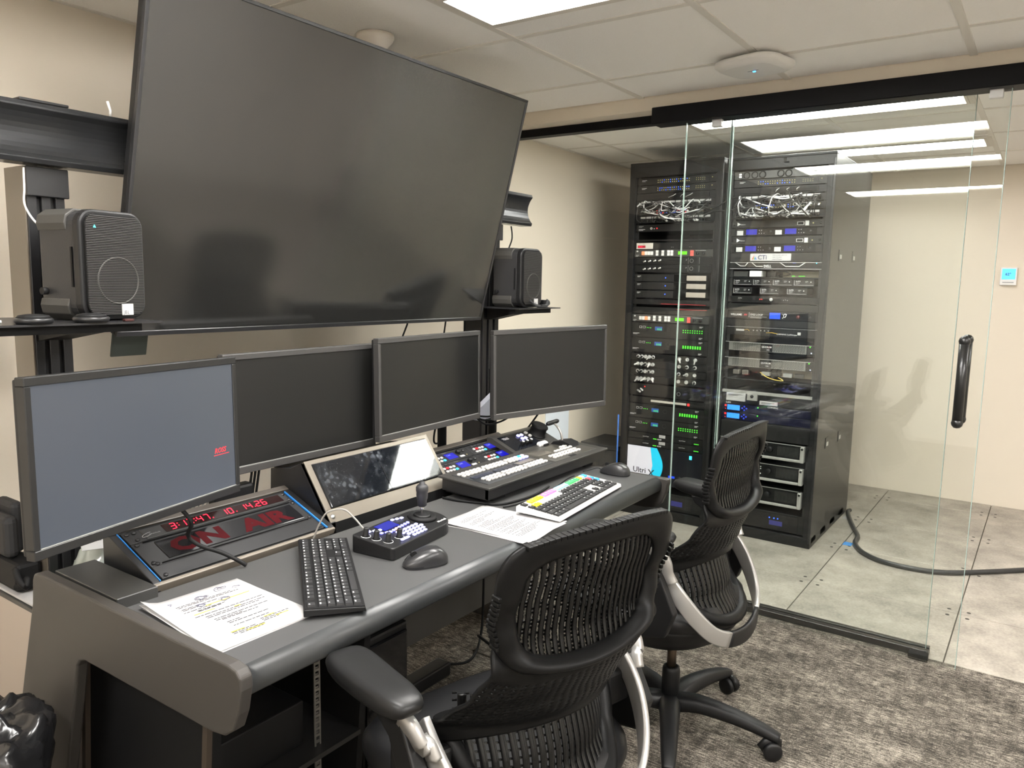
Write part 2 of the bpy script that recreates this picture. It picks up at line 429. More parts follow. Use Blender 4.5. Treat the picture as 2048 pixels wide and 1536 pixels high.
b = B().box(-.012, .012, .42, .46, 2.02, 2.052, .002).box(-.012, .012, -.54, -.50, 2.02, 2.052, .002)
put('hanger_clamp', b, SILV, d1)
put('door_guide', B().box(.024, .062, -.470, -.405, 0, .024, .003), BLKM, d1)

# ================================================================ THE DESK
def wput(name, b, mats, par, **kw):
    """part given in world coordinates under an unrotated thing"""
    o = put(name, b, mats, par, **kw); o.location = Vector(o.location)-par.location; return o
DT = .715
desk = thing('production_desk', 'long charcoal control-room desk with rounded front edge and slanted end panels', 'desk', (-2.1, .6, 0))
EDGE = pm('desk_front_edge', '#37393a', .34, spec=.4)
b = B().prism([(.262, DT), (.668, DT), (.668, DT-.028), (.262, DT-.028)], -2.96, -1.262)
wput('worktop', b, LAM, desk)
pr = [(.262, DT)] + [(.262-.027*math.sin(a), DT-.027+.027*math.cos(a)) for a in [PI/2*i/8 for i in range(9)]] + [(.236, DT-.04), (.243, .667), (.262, .664)]
o = wput('front_edge', B().prism(pr, -2.96, -1.262), EDGE, desk)
for f in o.data.polygons: f.use_smooth = abs(f.normal.x) < .9
pan = [(.925, .735), (.245, .737), (.224, .733), (.213, .722), (.212, .70), (.222, .655), (.236, .622), (.262, .603), (.299, .597), (.735, .592), (.755, .585), (.768, .57), (.837, .313), (.918, 0), (1.185, 0), (.957, .66), (.949, .715), (.941, .73)]
for x in (-2.987, -1.2615):
    o = wput('end_panel', B().prism(pan if x < -2 else [(y, min(z, .7135)) for y, z in pan if z < .731] , x, x+.026), LAMD, desk); mod_bevel(o, .005, 3)
o = wput('rear_deck', B().box(-2.959, -2.872, .648, .905, .712, .738, .0015, 1).box(-2.959, -2.872, .668, .9, .66, .712), pm('deck_laminate', '#2e2e2d', .45), desk)
o = wput('cable_tray', B().box(-2.72, -1.27, .672, .97, .62, .66).box(-2.72, -1.27, .960, .97, .66, .70).box(-2.958, -1.264, .664, .672, .60, .706), BLKM, desk)
wput('modesty_panel', B().box(-2.44, -1.30, .90, .92, .12, .61), pm('modesty_laminate', '#3a3835', .6), desk)
wput('under_beam', B().box(-2.958, -1.264, .34, .38, .628, .686, .003), BLKM, desk)
# low cabinet behind the desk that carries the two posts
cab = put('low_cabinet', B().box(-2.955, -2.62, .995, 1.45, 0, .602, .004), pm('beige_cabinet', '#a2968a', .5), label='low grey-beige cabinet behind the desk under the left post', cat='cabinet')
cabt = put('cabinet_top', B().box(-2.957, -2.615, .992, 1.455, .602, .614, .002), DRK, cab)
# under-desk rack bay
bay = thing('rack_bay', 'black under-desk equipment rack with perforated rails', 'rack', (-2.72, .7, 0))
wput('side_panel', B().prism([(.47, .07), (.42, .60), (.90, .60), (.95, .07)], -2.90, -2.88), BLKM, bay)
wput('side_panel', B().prism([(.47, .07), (.42, .60), (.90, .60), (.95, .07)], -2.50, -2.48), BLKM, bay)
fr_ = pm('bay_frame_brown', '#3d352d', .45)
wput('side_frame', B().prism([(.47, .07), (.42, .60), (.435, .60), (.485, .07)], -2.912, -2.90).prism([(.885, .60), (.935, .07), (.95, .07), (.90, .60)], -2.912, -2.90).prism([(.46, .20), (.458, .215), (.935, .215), (.937, .20)], -2.912, -2.90), fr_, bay)
wput('base_frame', B().box(-2.91, -2.47, .45, .97, .02, .07, .004), BLKM, bay)
wput('shelf', B().box(-2.88, -2.50, .44, .93, .30, .312), DRK, bay)
for x, y in ((-2.605, .47), (-2.58, .50)):
    b = B(); hw = .009
    b.box(x-hw, x-hw+.004, y, y+.003, .08, .59).box(x+hw-.004, x+hw, y, y+.003, .08, .59)
    z = .08
    while z < .59:
        b.box(x-hw+.004, x+hw-.004, y, y+.003, z, z+.006); z += .0159
    wput('rack_rail', b, pm('zinc_rail', '#8d8b86', .35, .8), bay)
wput('equipment', B().box(-2.87, -2.62, .50, .88, .315, .42, .004).box(-2.87, -2.62, .50, .88, .10, .22, .004), BLK, bay)
wput('base_skid', B().box(-2.95, -2.44, .40, .445, .0, .019, .004), BLKM, bay)
o = put('white_cloth', B().grid(lambda u, v: (-2.945+.018*u+.003*math.sin(v*9), .86+.06*v+.02*math.sin(u*3), .40+.10*u+.03*math.sin(v*7+u*2)), [i/6 for i in range(7)], [i/6 for i in range(7)]), PAPER,
    label='crumpled white cloth stuffed inside the desk end', cat='cloth'); mod_solid(o, .003)
pc = thing('computer_case', 'dark computer tower standing under the desk beside the rack bay', 'computer', (-2.25, .76, 0))
wput('case', B().box(-2.34, -2.16, .60, .895, 0, .42, .008), BLK, pc)
wput('front_grille', B().box(-2.33, -2.17, .592, .601, .03, .40, .006), GLOSS, pc)
ps = thing('power_strip', 'black power strip with coiled cords under the desk', 'power strip', (-1.9, .82, .05))
wput('body', B().box(-2.08, -1.72, .80, .86, .0, .05, .006), BLK, ps)
wput('cord', B().tube(smooth_path([(-1.72, .83, .03), (-1.63, .80, .012), (-1.53, .83, .012), (-1.46, .86, .08), (-1.44, .87, .30)], 8), .005, 8), BLKM, ps)
ca = put('under_desk_cable', B().tube(smooth_path([(-2.36, .8, .61), (-2.37, .66, .55), (-2.39, .56, .45), (-2.41, .57, .43), (-2.43, .64, .50), (-2.42, .78, .60)], 8), .006, 8), pm('pale_cable', '#8f8a80', .5), label='pale looped cable hanging under the desk', cat='cable')
ca = put('floor_cable', B().tube(smooth_path([(-2.3, .58, .3), (-2.24, .45, .06), (-2.12, .36, .007), (-1.9, .30, .006), (-1.7, .42, .006), (-1.55, .62, .006), (-1.5, .85, .05)], 8), .0055, 8), BLKM, label='black cable lying on the carpet under the desk', cat='cable')

# ---- console turrets
def turret(name, label, x0, x1, side, facemat=DRK):
    t = thing(name, label, 'console', ((x0+x1)/2, .75, .66))
    for x in (x0, x1-.016):
        o = wput('side_panel', B().prism(side, x, x+.016), BLKS, t); mod_bevel(o, .0015)
    return t
sideL = [(.683, .664), (.683, .729), (.690, .733), (.855, .797), (.868, .798), (.887, .79), (.887, .664)]
A1 = math.atan2(.066, .170); FL = .1925
def turret_face(t, x0, x1, blue=True):
    """sloped face frame of a low turret; returns face origin"""
    b = B()
    for (u0, u1, v0, v1) in ((x0+.016, x1-.016, 0, .006), (x0+.016, x1-.016, FL-.006, FL)):
        b.box(u0, u1, v0, v1, -.012, -.001)
    o = put('rail', b, BLKM, t, loc=(-t.location.x, .685-t.location.y, .728-t.location.z), rot=(A1, 0, 0))
    put('top_lip', B().box(x0, x1, FL+.001, FL+.022, -.006, .003, .002), pm('turret_lip', '#443f3a', .4), t, loc=(-t.location.x, .685-t.location.y, .728-t.location.z), rot=(A1, 0, 0))
    put('front_lip', B().box(x0, x1, -.008, .002, -.02, .001, .002), pm('turret_lip2', '#6d665c', .4), t, loc=(-t.location.x, .685-t.location.y, .728-t.location.z), rot=(A1, 0, 0))
    put('back_panel', B().box(x0+.016, x1-.016, .875, .885, .664, .785), BLKM, t).location = -t.location
    if blue:
        for u in (x0+.0165, x1-.0205):
            put('blue_strip', B().box(u+(.0012 if u < x0+.02 else 0), u+.0032, .004, FL-.004, -.002, .0022), pm('blue_trim', '#2a72b8', .4, emis='#2f86d8', es=.08), t, loc=(-t.location.x, .685-t.location.y, .728-t.location.z), rot=(A1, 0, 0))
tl = turret('console_turret', 'low black sloped turret holding the red clock and on-air sign', -2.862, -2.358, sideL)
turret_face(tl, -2.862, -2.358)
def on_face(name, label, cat, v, group=None, x=-2.8405):
    return thing(name, label, cat, Vector((x, .685, .728)) + Vector((0, math.cos(A1)*v, math.sin(A1)*v)), (A1, 0, 0), group)
SCREW = B().lathe([(.0052, 0), (.005, .0022), (.003, .0032), (0, .0034)], 12).me('screw'); SCREW.materials.append(BLKS)
PANEL = pm('rack_panel_black', (.020, .020, .021), .36)
def screws(t, pts):
    for x, y in pts: put('screw', SCREW, BLKS, t, loc=(x, y, .002))
U = .0444
ck = on_face('digital_clock', 'black rack clock with glowing red time and date digits', 'clock', .008+3*U)
put('panel', B().box(.004, .457, .001, U-.001, -.01, .0015, .0008, 1), PANEL, ck)
put('bezel', B().box(.045, .445, .003, U-.003, .001, .004, .0015, 1), DRK, ck)
put('window', B().box(.095, .432, .008, U-.007, .004, .0048), pm('smoked_red', (.012, .004, .004), .15), ck)
screws(ck, [(.013, .035), (.026, .010), (.030, .036), (.448, .036), (.448, .009)])
# seven-segment digits
SEG = {'0': 'abcdef', '1': 'bc', '2': 'abged', '3': 'abgcd', '4': 'fgbc', '5': 'afgcd', '6': 'afgedc', '7': 'abc', '8': 'abcdefg', '9': 'abcfgd'}
def digit(ch, h):
    wd = h*.55; t = h*.11; s_ = .12
    segs = {'a': ((0, h), (wd, h)), 'b': ((wd, h), (wd, h/2)), 'c': ((wd, h/2), (wd, 0)), 'd': ((0, 0), (wd, 0)), 'e': ((0, h/2), (0, 0)), 'f': ((0, h), (0, h/2)), 'g': ((0, h/2), (wd, h/2))}
    b = B()
    for k in SEG[ch]:
        (xa, ya), (xb, yb) = segs[k]; d = Vector((xb-xa, yb-ya)).normalized(); n = Vector((-d.y, d.x))*t/2; g = t*.55
        P = [Vector((xa, ya))+d*g+n, Vector((xa, ya))+d*(g-t*.4), Vector((xa, ya))+d*g-n, Vector((xb, yb))-d*g-n, Vector((xb, yb))-d*(g-t*.4), Vector((xb, yb))-d*g+n]
        b.b.faces.new([b.b.verts.new((p.x+p.y*s_, p.y, 0)) for p in P])
    return b
RED = emat('red_digit', '#ff1030', 5.)
x = .112; hh = .021
for ch in '3:17:47.  10. 14.26':
    if ch == ' ': x += .0115; continue
    if ch in ':.':
        b = B()
        for yy in ((.3, .7) if ch == ':' else (.04,)): b.box(0, .0024, hh*yy, hh*yy+.0024, 0, .0004)
        put('digit_dot', b, RED, ck, loc=(x+.001, .0125, .0051)); x += .0075; continue
    put('digit', digit(ch, hh), RED, ck, loc=(x, .0125, .0051)); x += .0185
put('logo_swoosh', B().tube([(.052+.014*math.cos(a), .017+.005*math.sin(a)+.004*math.cos(a), .0043) for a in [R(40+i*28) for i in range(11)]], .0006, 4), TEXTG, ck)
text('timeclock', .007, TEXTG, ck, (.056, .0145, .0044))
oa = on_face('on_air_sign', 'unlit on-air warning sign with dark red block letters', 'sign', .008+1*U)
put('panel', B().box(.004, .457, .0, 2*U-.001, -.01, .0015, .0008, 1), PANEL, oa)
put('window', B().box(.052, .435, .012, .077, .0015, .0035, .0008, 1), GLOSS, oa)
put('rib', B().box(.03, .44, .084, .0865, .0015, .005).box(.03, .44, .001, .003, .0015, .005), BLKM, oa)
screws(oa, [(.014, .080), (.014, .010), (.020, .004), (.448, .08), (.448, .008)])
RDK = pm('dark_red_letters', '#3a060c', .5, spec=.1, emis='#a00818', es=.03)
me_ = text_me('ON  AIR', .066, bold=.035)
o = text('ON  AIR', .066, RDK, oa, (.075, .022, .0037), bold=.05)
bb = [v.co.x for v in o.data.vertices]; o.scale = (.335/(max(bb)-min(bb)), 1.0, 1)
bp_ = on_face('blank_rack_unit', 'plain black blank panel below the on-air sign', 'panel', .008)
put('plate', B().box(.004, .457, 0, U-.001, -.01, .0015, .0008, 1), PANEL, bp_); screws(bp_, [(.016, .008), (.446, .008)])

# middle turret with the touch display
A2 = R(54.5); L2 = .178
sideM = [(.700, .664), (.700, .733), (.706, .736), (.806, .877), (.816, .881), (.865, .858), (.95, .845), (.958, .664)]
tm = turret('console_turret', 'tall turret holding the dusty twin touch display', -2.352, -1.848, sideM)
TF = pm('turret_frame', '#6f685e', .35, .4)
x0, x1 = -2.352, -1.848
b = B().box(x0, x1, -.006, .034, -.012, .001, .001, 1).box(x0, x0+.020, .034, L2, -.012, .001).box(x1-.014, x1, .034, L2, -.012, .001).box(x0, x1, L2-.008, L2+.004, -.012, .0012)
put('face_frame', b, TF, tm, loc=(-tm.location.x, .704-tm.location.y, .735-tm.location.z), rot=(A2, 0, 0))
put('front_skirt', B().box(x0, x1, .7, .708, .664, .732), BLKM, tm).location = -tm.location
put('top_cover', B().prism([(.812, .876), (.818, .8815), (.866, .859), (.955, .846), (.955, .838), (.866, .850)], x0+.016, x1-.016), BLKM, tm).location = -tm.location
for u in (x0+.014, x1-.012):
    put('screw', B().lathe([(.0075, 0), (.007, .003), (.003, .005), (0, .0052)], 14), CHRM, tm, loc=Vector((u, .704, .735))-tm.location+Vector((0, math.cos(A2)*.012, math.sin(A2)*.012)), rot=(A2, 0, 0))
def dusty():
    m = bpy.data.materials.new('dusty_touch_glass'); m.use_nodes = True; nt = m.node_tree; bs = nt.nodes['Principled BSDF']; L = nt.links.new
    tc = nt.nodes.new('ShaderNodeTexCoord')
    v = nt.nodes.new('ShaderNodeTexVoronoi'); v.inputs['Scale'].default_value = 75; v.feature = 'SMOOTH_F1'
    n = nt.nodes.new('ShaderNodeTexNoise'); n.inputs['Scale'].default_value = 9; n.inputs['Detail'].default_value = 3
    sp = nt.nodes.new('ShaderNodeTexNoise'); sp.inputs['Scale'].default_value = 420
    for q in (v, n, sp): L(tc.outputs['Object'], q.inputs['Vector'])
    r1 = nt.nodes.new('ShaderNodeMapRange'); r1.inputs[1].default_value = .1; r1.inputs[2].default_value = .55; r1.inputs[3].default_value = 1; r1.inputs[4].default_value = 0
    L(v.outputs['Distance'], r1.inputs[0])
    r2 = nt.nodes.new('ShaderNodeMapRange'); r2.inputs[1].default_value = .45; r2.inputs[2].default_value = .7; L(n.outputs['Fac'], r2.inputs[0])
    r3 = nt.nodes.new('ShaderNodeMapRange'); r3.inputs[1].default_value = .70; r3.inputs[2].default_value = .74; L(sp.outputs['Fac'], r3.inputs[0])
    a = nt.nodes.new('ShaderNodeMath'); a.operation = 'MULTIPLY'; L(r1.outputs[0], a.inputs[0]); L(r2.outputs[0], a.inputs[1])
    c = nt.nodes.new('ShaderNodeMath'); c.operation = 'MULTIPLY_ADD'; L(r3.outputs[0], c.inputs[0]); c.inputs[1].default_value = 1.5; L(a.outputs[0], c.inputs[2])
    rp = nt.nodes.new('ShaderNodeMix'); rp.data_type = 'RGBA'; rp.inputs[6].default_value = (.006, .007, .009, 1); rp.inputs[7].default_value = (.10, .11, .125, 1)
    L(c.outputs[0], rp.inputs[0]); L(rp.outputs[2], bs.inputs['Base Color'])
    bs.inputs['Roughness'].default_value = .035; bs.inputs['Specular IOR Level'].default_value = .9
    return m
td = thing('touch_display', 'dusty black twin-panel touch display reflecting a ceiling light', 'display', (x0, .704, .735), (A2, 0, 0))
put('body', B().box(.021, .485, .035, L2-.009, -.03, .0035, .001, 1), BLKM, td)
DU = dusty()
put('screen', B().box(.023, .2555, .037, L2-.011, .0035, .0055, .0006, 1), DU, td)
put('screen', B().box(.2565, .487, .037, L2-.011, .0035, .0055, .0006, 1), DU, td)
put('indicator', B().box(.235, .245, .0385, .0393, .0055, .0057), TEXTG, td)

# ================================================================ camera-control turret (right, behind the switcher)
tr = turret('console_turret', 'low turret with camera control panels behind the switcher', -1.846, -1.344, sideL)
turret_face(tr, -1.846, -1.344)
BTN = B().box(-.0052, .0052, -.0045, .0045, 0, .004, .0012, 1).me('button')
WB = pm('white_button', (.50, .49, .47), .4, emis='#fff4e6', es=.06); RB = pm('red_button', (.45, .02, .03), .4, emis='#ff2030', es=.35); CB = pm('cyan_button', (.05, .45, .55), .4, emis='#30d0ff', es=.6); DB = pm('dark_button', (.03, .03, .035), .4)
LCDB = pm('blue_lcd', (.01, .01, .05), .3, emis='#2a2cff', es=.55)
def mesh_with(me, m):
    k = me.name + m.name
    if k not in _MW:
        q = me.copy(); q.materials.clear(); q.materials.append(m); _MW[k] = q
    return _MW[k]
_MW = {}
def cam_panel(v, u, label):
    t = on_face('camera_control_panel', label, 'control panel', v, 'camera control panels', x=-1.8245+u)
    put('panel', B().box(.001, .226, .001, .0565, -.02, .0016, .001, 1), PANEL, t)
    put('lcd', B().box(.098, .148, .010, .042, .0016, .003, .0008, 1), LCDB, t)
    text('CAM', .010, emat('lcd_text', '#b8c4ff', 1.2), t, (.104, .028, .0032))
    for i in range(4):
        for j in range(2):
            m = RB if (i == 1 and j == 1) else CB if (i == 3 and j == 0) else WB
            put('button', mesh_with(BTN, m), m, t, loc=(.025+i*.0165, .012+j*.0165, .0016))
    for i in range(3): put('button', mesh_with(BTN, DB), DB, t, loc=(.03+i*.02, .046, .0016))
    put('knob', B().lathe([(.010, 0), (.0095, .010), (.008, .012), (0, .012)], 16), BLK, t, loc=(.168, .034, .0016))
    put('knob', B().lathe([(.005, 0), (.0048, .008), (0, .008)], 12), DRK, t, loc=(.196, .034, .0016))
    put('label_strip', B().box(.158, .182, .008, .017, .0016, .0022), PAPER, t)
    put('led', B().box(.195, .199, .012, .016, .0016, .0024), AMB_L, t)
    text('CCU 4', .007, TEXTG, t, (.10, .048, .0018))
for i, (v, u, l) in enumerate(((.0075, 0, 'camera control panel with coloured buttons, left of the lower pair'), (.0075, .2285, 'camera control panel with coloured buttons, right of the lower pair'),
                               (.0655, 0, 'camera control panel with coloured buttons, left of the middle pair'), (.0655, .2285, 'camera control panel with coloured buttons, right of the middle pair'), (.1235, 0, 'camera control panel with coloured buttons, left of the upper pair'), (.1235, .2285, 'camera control panel with coloured buttons, right of the upper pair'))):
    cam_panel(v, u, l)

# ================================================================ production switcher
sw = thing('production_switcher', 'black production switcher with rows of white buttons and a fader lever', 'switcher', (-1.92, .50, DT+.0006))
SWB = pm('switcher_body', (.009, .009, .0095), .4); SWT = pm('switcher_top', '#302f2d', .42)
W_, D_ = .73, .19
b = B().box(.012, W_-.012, .010, .176, .012, .048, .003)
put('case', b, SWB, sw)
put('foot', B().box(.05, .12, .02, .06, 0, .014, .004).box(.62, .68, .02, .06, 0, .014, .004).box(.05, .12, .13, .165, 0, .014).box(.62, .68, .13, .165, 0, .014), BLKM, sw)
put('side_skirt', B().prism([(0, .018), (0, .052), (.178, .059), (.178, .022)], 0, .012).prism([(0, .018), (0, .052), (.178, .059), (.178, .022)], W_-.012, W_).box(0, W_, -.001, .011, .020, .052), SWB, sw)
TS = math.atan2(.008, D_)
def plane(u, v, n=0.): return (u, v*math.cos(TS)-n*math.sin(TS), .053+v*math.sin(TS)+n*math.cos(TS))
put('top_plate', B().box(-.004, W_+.012, -.006, D_+.004, -.003, .0035, .0012, 1), SWT, sw, loc=(0, 0, .053), rot=(TS, 0, 0))
put('inlay', B().box(.028, .40, .022, .165, .0035, .0045, .0008, 1), pm('switcher_inlay', '#26282b', .3), sw, loc=(0, 0, .053), rot=(TS, 0, 0))
put('inlay', B().box(.415, .705, .022, .165, .0035, .0045, .0008, 1), pm('switcher_inlay2', '#3a3935', .3), sw, loc=(0, 0, .053), rot=(TS, 0, 0))
CAP = B().box(-.0066, .0066, -.0063, .0063, 0, .0075, .0028, 2).me('button')
def btn(u, v, m=WB): put('button', mesh_with(CAP, m), m, sw, loc=plane(u, v, .0045), rot=(TS, 0, 0))
PB = pm('lilac_button', (.6, .6, .8), .4, emis='#9a9aff', es=.8)
for r, v0 in ((0, .125), (1, .045)):
    for j in range(2):
        for i in range(18):
            if r == 1 and i < 1: continue
            m = WB
            if r == 0 and i > 14: m = PB if (i != 16 or j == 0) else CB
            btn(.040+i*.0197+(.006 if i > 5 else 0)+(.006 if i > 11 else 0), v0+j*.0185, m)
for i in range(3): put('source_display', B().box(.045+i*.118, .150+i*.118, .086, .108, .0045, .0055), pm('dim_display', '#2c2f3a', .25), sw, loc=(0, 0, .053), rot=(TS, 0, 0))
put('source_display', B().box(.29, .385, .086, .108, .0045, .0056), pm('pale_display', '#6a655f', .3), sw, loc=(0, 0, .053), rot=(TS, 0, 0))
for j in range(2):
    for i in range(9): btn(.455+i*.0205, .05+j*.019)
for i in range(6): btn(.53+i*.0205, .094)
for i in range(3): btn(.60+i*.0205, .115)
put('source_display', B().box(.43, .52, .100, .150, .0045, .0056), pm('glass_display', '#55524d', .15), sw, loc=(0, 0, .053), rot=(TS, 0, 0))
put('marking', B().box(.52, .56, .022, .036, .0045, .0052), BLKM, sw, loc=(0, 0, .053), rot=(TS, 0, 0))
# raised display wedge at the back right
wx0, wx1 = .412, .712
put('display_wedge', B().prism([(D_, .050), (D_, .062), (D_+.105, .105), (D_+.125, .105), (D_+.125, .090)], wx0, wx1), SWT, sw)
TA = math.atan2(.043, .105)
def wl(u, v, n=0.): return (u, D_+v*math.cos(TA)-n*math.sin(TA), .062+v*math.sin(TA)+n*math.cos(TA))
put('display_glass', B().box(wx0+.022, wx0+.20, .012, .104, 0, .0015), pm('ink_glass', '#15171c', .12), sw, loc=wl(0, 0, .0), rot=(TA, 0, 0))
text('TD2S', .016, TEXTW, sw, wl(wx0+.035, .082, .002), (TA, 0, 0))
for i in range(3): put('knob', B().lathe([(.0075, 0), (.007, .016), (.0055, .0175), (0, .0175)], 14), BLK, sw, loc=wl(wx0+.085+i*.027, .032, .0015), rot=(TA, 0, 0))
for i in range(3): put('knob_cap', B().lathe([(.0054, 0), (.005, .0008), (0, .0008)], 12), WHT, sw, loc=wl(wx0+.085+i*.027, .032, .0192), rot=(TA, 0, 0))
for i in range(2):
    for j in range(2): put('button', mesh_with(CAP, PB), PB, sw, loc=wl(wx0+.128+i*.021, .062+j*.021, .0015), rot=(TA, 0, 0))
for j in range(2): put('button', mesh_with(CAP, WB), WB, sw, loc=wl(wx0+.186, .068+j*.021, .0015), rot=(TA, 0, 0))
put('jog_wheel', B().lathe([(.036, 0), (.034, .004), (.031, .006), (.031, .032), (.034, .036), (.032, .041), (.024, .042), (0, .040)], 32), BLKM, sw, loc=wl(wx0+.238, .07, 0), rot=(TA, 0, 0))
put('usb_stick', B().box(wx0+.15, wx0+.205, -.008, .012, .002, .016, .005, 2), WHT, sw, loc=wl(0, 0, .0), rot=(TA, 0, 0))
put('usb_plug', B().box(wx0+.17, wx0+.20, -.014, -.004, .006, .013, .001, 1), BLK, sw, loc=wl(0, 0, .0), rot=(TA, 0, 0))
# T-bar
tb = put('fader_slot', B().prism([(.09, .0), (.10, .014), (.13, .022), (.17, .014), (.185, 0)], .635, .70), BLKM, sw); tb.location = (0, 0, .06)
put('fader_arm', B().tube(smooth_path([(.667, .15, .075), (.667, .155, .10), (.662, .168, .125), (.648, .178, .142)], 5), .006, 8, prof=[(-1, -.5), (1, -.5), (1, .5), (-1, .5)]), ALU, sw)
put('fader_grip', B().tube([(.612, .185, .142), (.62, .183, .143), (.668, .176, .147), (.675, .175, .148)], [.006, .0085, .0085, .006], 12), BLK, sw)

# ================================================================ camera joystick controller
jc = thing('joystick_controller', 'black camera joystick controller with glowing blue-white buttons', 'controller', (-2.425, .405, DT+.0006), (0, 0, R(6.6)))
ln, dp = .285, .128
ol = [(0, .006), (.006, 0)] + [(ln-dp/2+dp/2*math.sin(a), dp/2-dp/2*math.cos(a)) for a in [PI*i/16 for i in range(17)]] + [(.006, dp), (0, dp-.006)]
b = B(); TJ = math.atan2(.014, dp)
A_ = [b.b.verts.new((x, y, 0)) for x, y in ol]; D2 = [b.b.verts.new((x, y, .030+y*.11)) for x, y in ol]; n = len(ol)
for i in range(n): b.b.faces.new((A_[i], A_[(i+1) % n], D2[(i+1) % n], D2[i]))
b.b.faces.new(A_[::-1]); b.b.faces.new(D2)
mod_bevel(put('case', b, BLK, jc), .003, 2)
def jl(u, v, n_=0.): return (u, v, .030+v*.11+n_)
RJ = (math.atan(.11), 0, 0)
put('lcd', B().box(.075, .135, .082, .118, 0, .0012), pm('navy_lcd', (.01, .01, .06), .2, emis='#2030d0', es=.5), jc, loc=jl(0, 0, .0005), rot=RJ)
LB = pm('glow_button', (.5, .5, .8), .4, emis='#b4b8ff', es=1.6); VB = pm('violet_button', (.3, .3, .7), .4, emis='#6a6cff', es=1.4); OBm = pm('orange_button', (.8, .5, .4), .4, emis='#ffb890', es=1.5)
KB_ = B().box(-.0052, .0052, -.004, .004, 0, .0035, .0015, 2).me('button'); RBt = B().lathe([(.0048, 0), (.0046, .003), (.003, .0038), (0, .004)], 12).me('button')
for r in range(4):
    for c in range(6 if r < 2 else 5 if r == 2 else 4):
        put('button', mesh_with(KB_, LB), LB, jc, loc=jl(.088+c*.0155+r*.006, .052-r*.0128, .001), rot=RJ)
for c in range(7): put('button', mesh_with(RBt, OBm if c == 2 else VB), OBm if c == 2 else VB, jc, loc=jl(.078+c*.0135, .066+(c*.0012), .001), rot=RJ)
for c in range(3): put('button', mesh_with(KB_, LB), LB, jc, loc=jl(.145+c*.0145, .112-c*.004, .001), rot=RJ)
for r in range(2):
    for c in range(3): put('button', mesh_with(KB_, VB if r else LB), VB if r else LB, jc, loc=jl(.040+c*.0135, .104-r*.022-c*.006, .001), rot=RJ)
put('rocker', B().box(.052, .086, .011, .019, 0, .0055, .0035, 2), LB, jc, loc=jl(0, 0, .001), rot=RJ)
for (u, v) in ((.016, .095), (.020, .066), (.028, .036), (.070, .034)):
    put('knob', B().lathe([(.0088, 0), (.0085, .003), (.0072, .005), (.0070, .020), (.006, .022), (0, .022)], 16), BLK, jc, loc=jl(u, v, .001), rot=RJ)
    put('dial_mark', B().tube([(.0125*math.cos(a), .0125*math.sin(a), 0) for a in [R(150+i*24) for i in range(11)]], .0006, 4), TEXTW, jc, loc=jl(u, v, .0012), rot=RJ)
jx, jy = .222, .072
put('joystick_base', B().lathe([(.040, 0), (.038, .006), (.034, .009), (.030, .010), (.024, .006), (0, .004)], 32), BLKM, jc, loc=jl(jx, jy, 0), rot=RJ)
put('joystick_boot', B().lathe([(.024, .006), (.020, .011), (.014, .010), (.008, .014), (0, .014)], 24), BLK, jc, loc=jl(jx, jy, 0), rot=RJ)
put('joystick_shaft', B().cyl((0, 0, .01), (0, 0, .04), .0042, n=10), CHRM, jc, loc=jl(jx, jy, 0))
put('joystick_grip', B().lathe([(.008, .030), (.0125, .034), (.0125, .048), (.0145, .052), (.0155, .062), (.0150, .070), (.0165, .074), (.0165, .084), (.012, .090), (.008, .090), (.0075, .097), (.005, .099), (0, .099)], 24), pm('rubber_grip', (.02, .02, .022), .55), jc, loc=jl(jx, jy, 0))
text('Marshall', .011, TEXTW, jc, jl(.222, .018, .0015), RJ, bold=.01)
cabm = pm('grey_cable', '#8a8782', .45)
put('usb_cable', B().tube(smooth_path([(.012, .262, .004), (.013, .258, .014), (.016, .245, .045), (.025, .225, .078), (.045, .190, .086), (.056, .165, .066), (.060, .142, .044), (.060, .130, .040)], 8), .0023, 8), cabm, jc)

# ================================================================ keyboards and mice
def key_mesh(wd, dp_, h=.0045, name='key'):
    b = B(); bx = b.box(-wd/2, wd/2, -dp_/2, dp_/2, 0, h)
    for v in b.b.verts:
        if v.co.z > h/2: v.co.x -= math.copysign(.0011, v.co.x); v.co.y -= math.copysign(.0009, v.co.y)
    return b.me(name)
_KM = {}
def key(par, x, y, z, wu, du, m, rot):
    k = (round(wu, 2), round(du, 2), m.name)
    if k not in _KM:
        q = key_mesh(.019*wu-.0022, .019*du-.0022); q.materials.append(m); _KM[k] = q
    return put('key', _KM[k], m, par, loc=(x, y, z), rot=rot)
ROWS = [[1, -1, 1, 1, 1, 1, -.5, 1, 1, 1, 1, -.5, 1, 1, 1, 1, -.2, 1, 1, 1, -.2, 1, 1, 1, 1],
        [1]*13+[2, -.2, 1, 1, 1, -.2, 1, 1, 1, 1], [1.5]+[1]*12+[1.5, -.2, 1, 1, 1, -.2, 1, 1, 1, 1],
        [1.75]+[1]*11+[2.25, -3.4, 1, 1, 1, -1], [2.25]+[1]*10+[2.75, -1.2, 1, -1.2, 1, 1, 1, 1], [1.25, 1.25, 1.25, 6.25, 1.25, 1.25, 1.25, 1.25, -.2, 1, 1, 1, -.2, 2, 1, 1]]
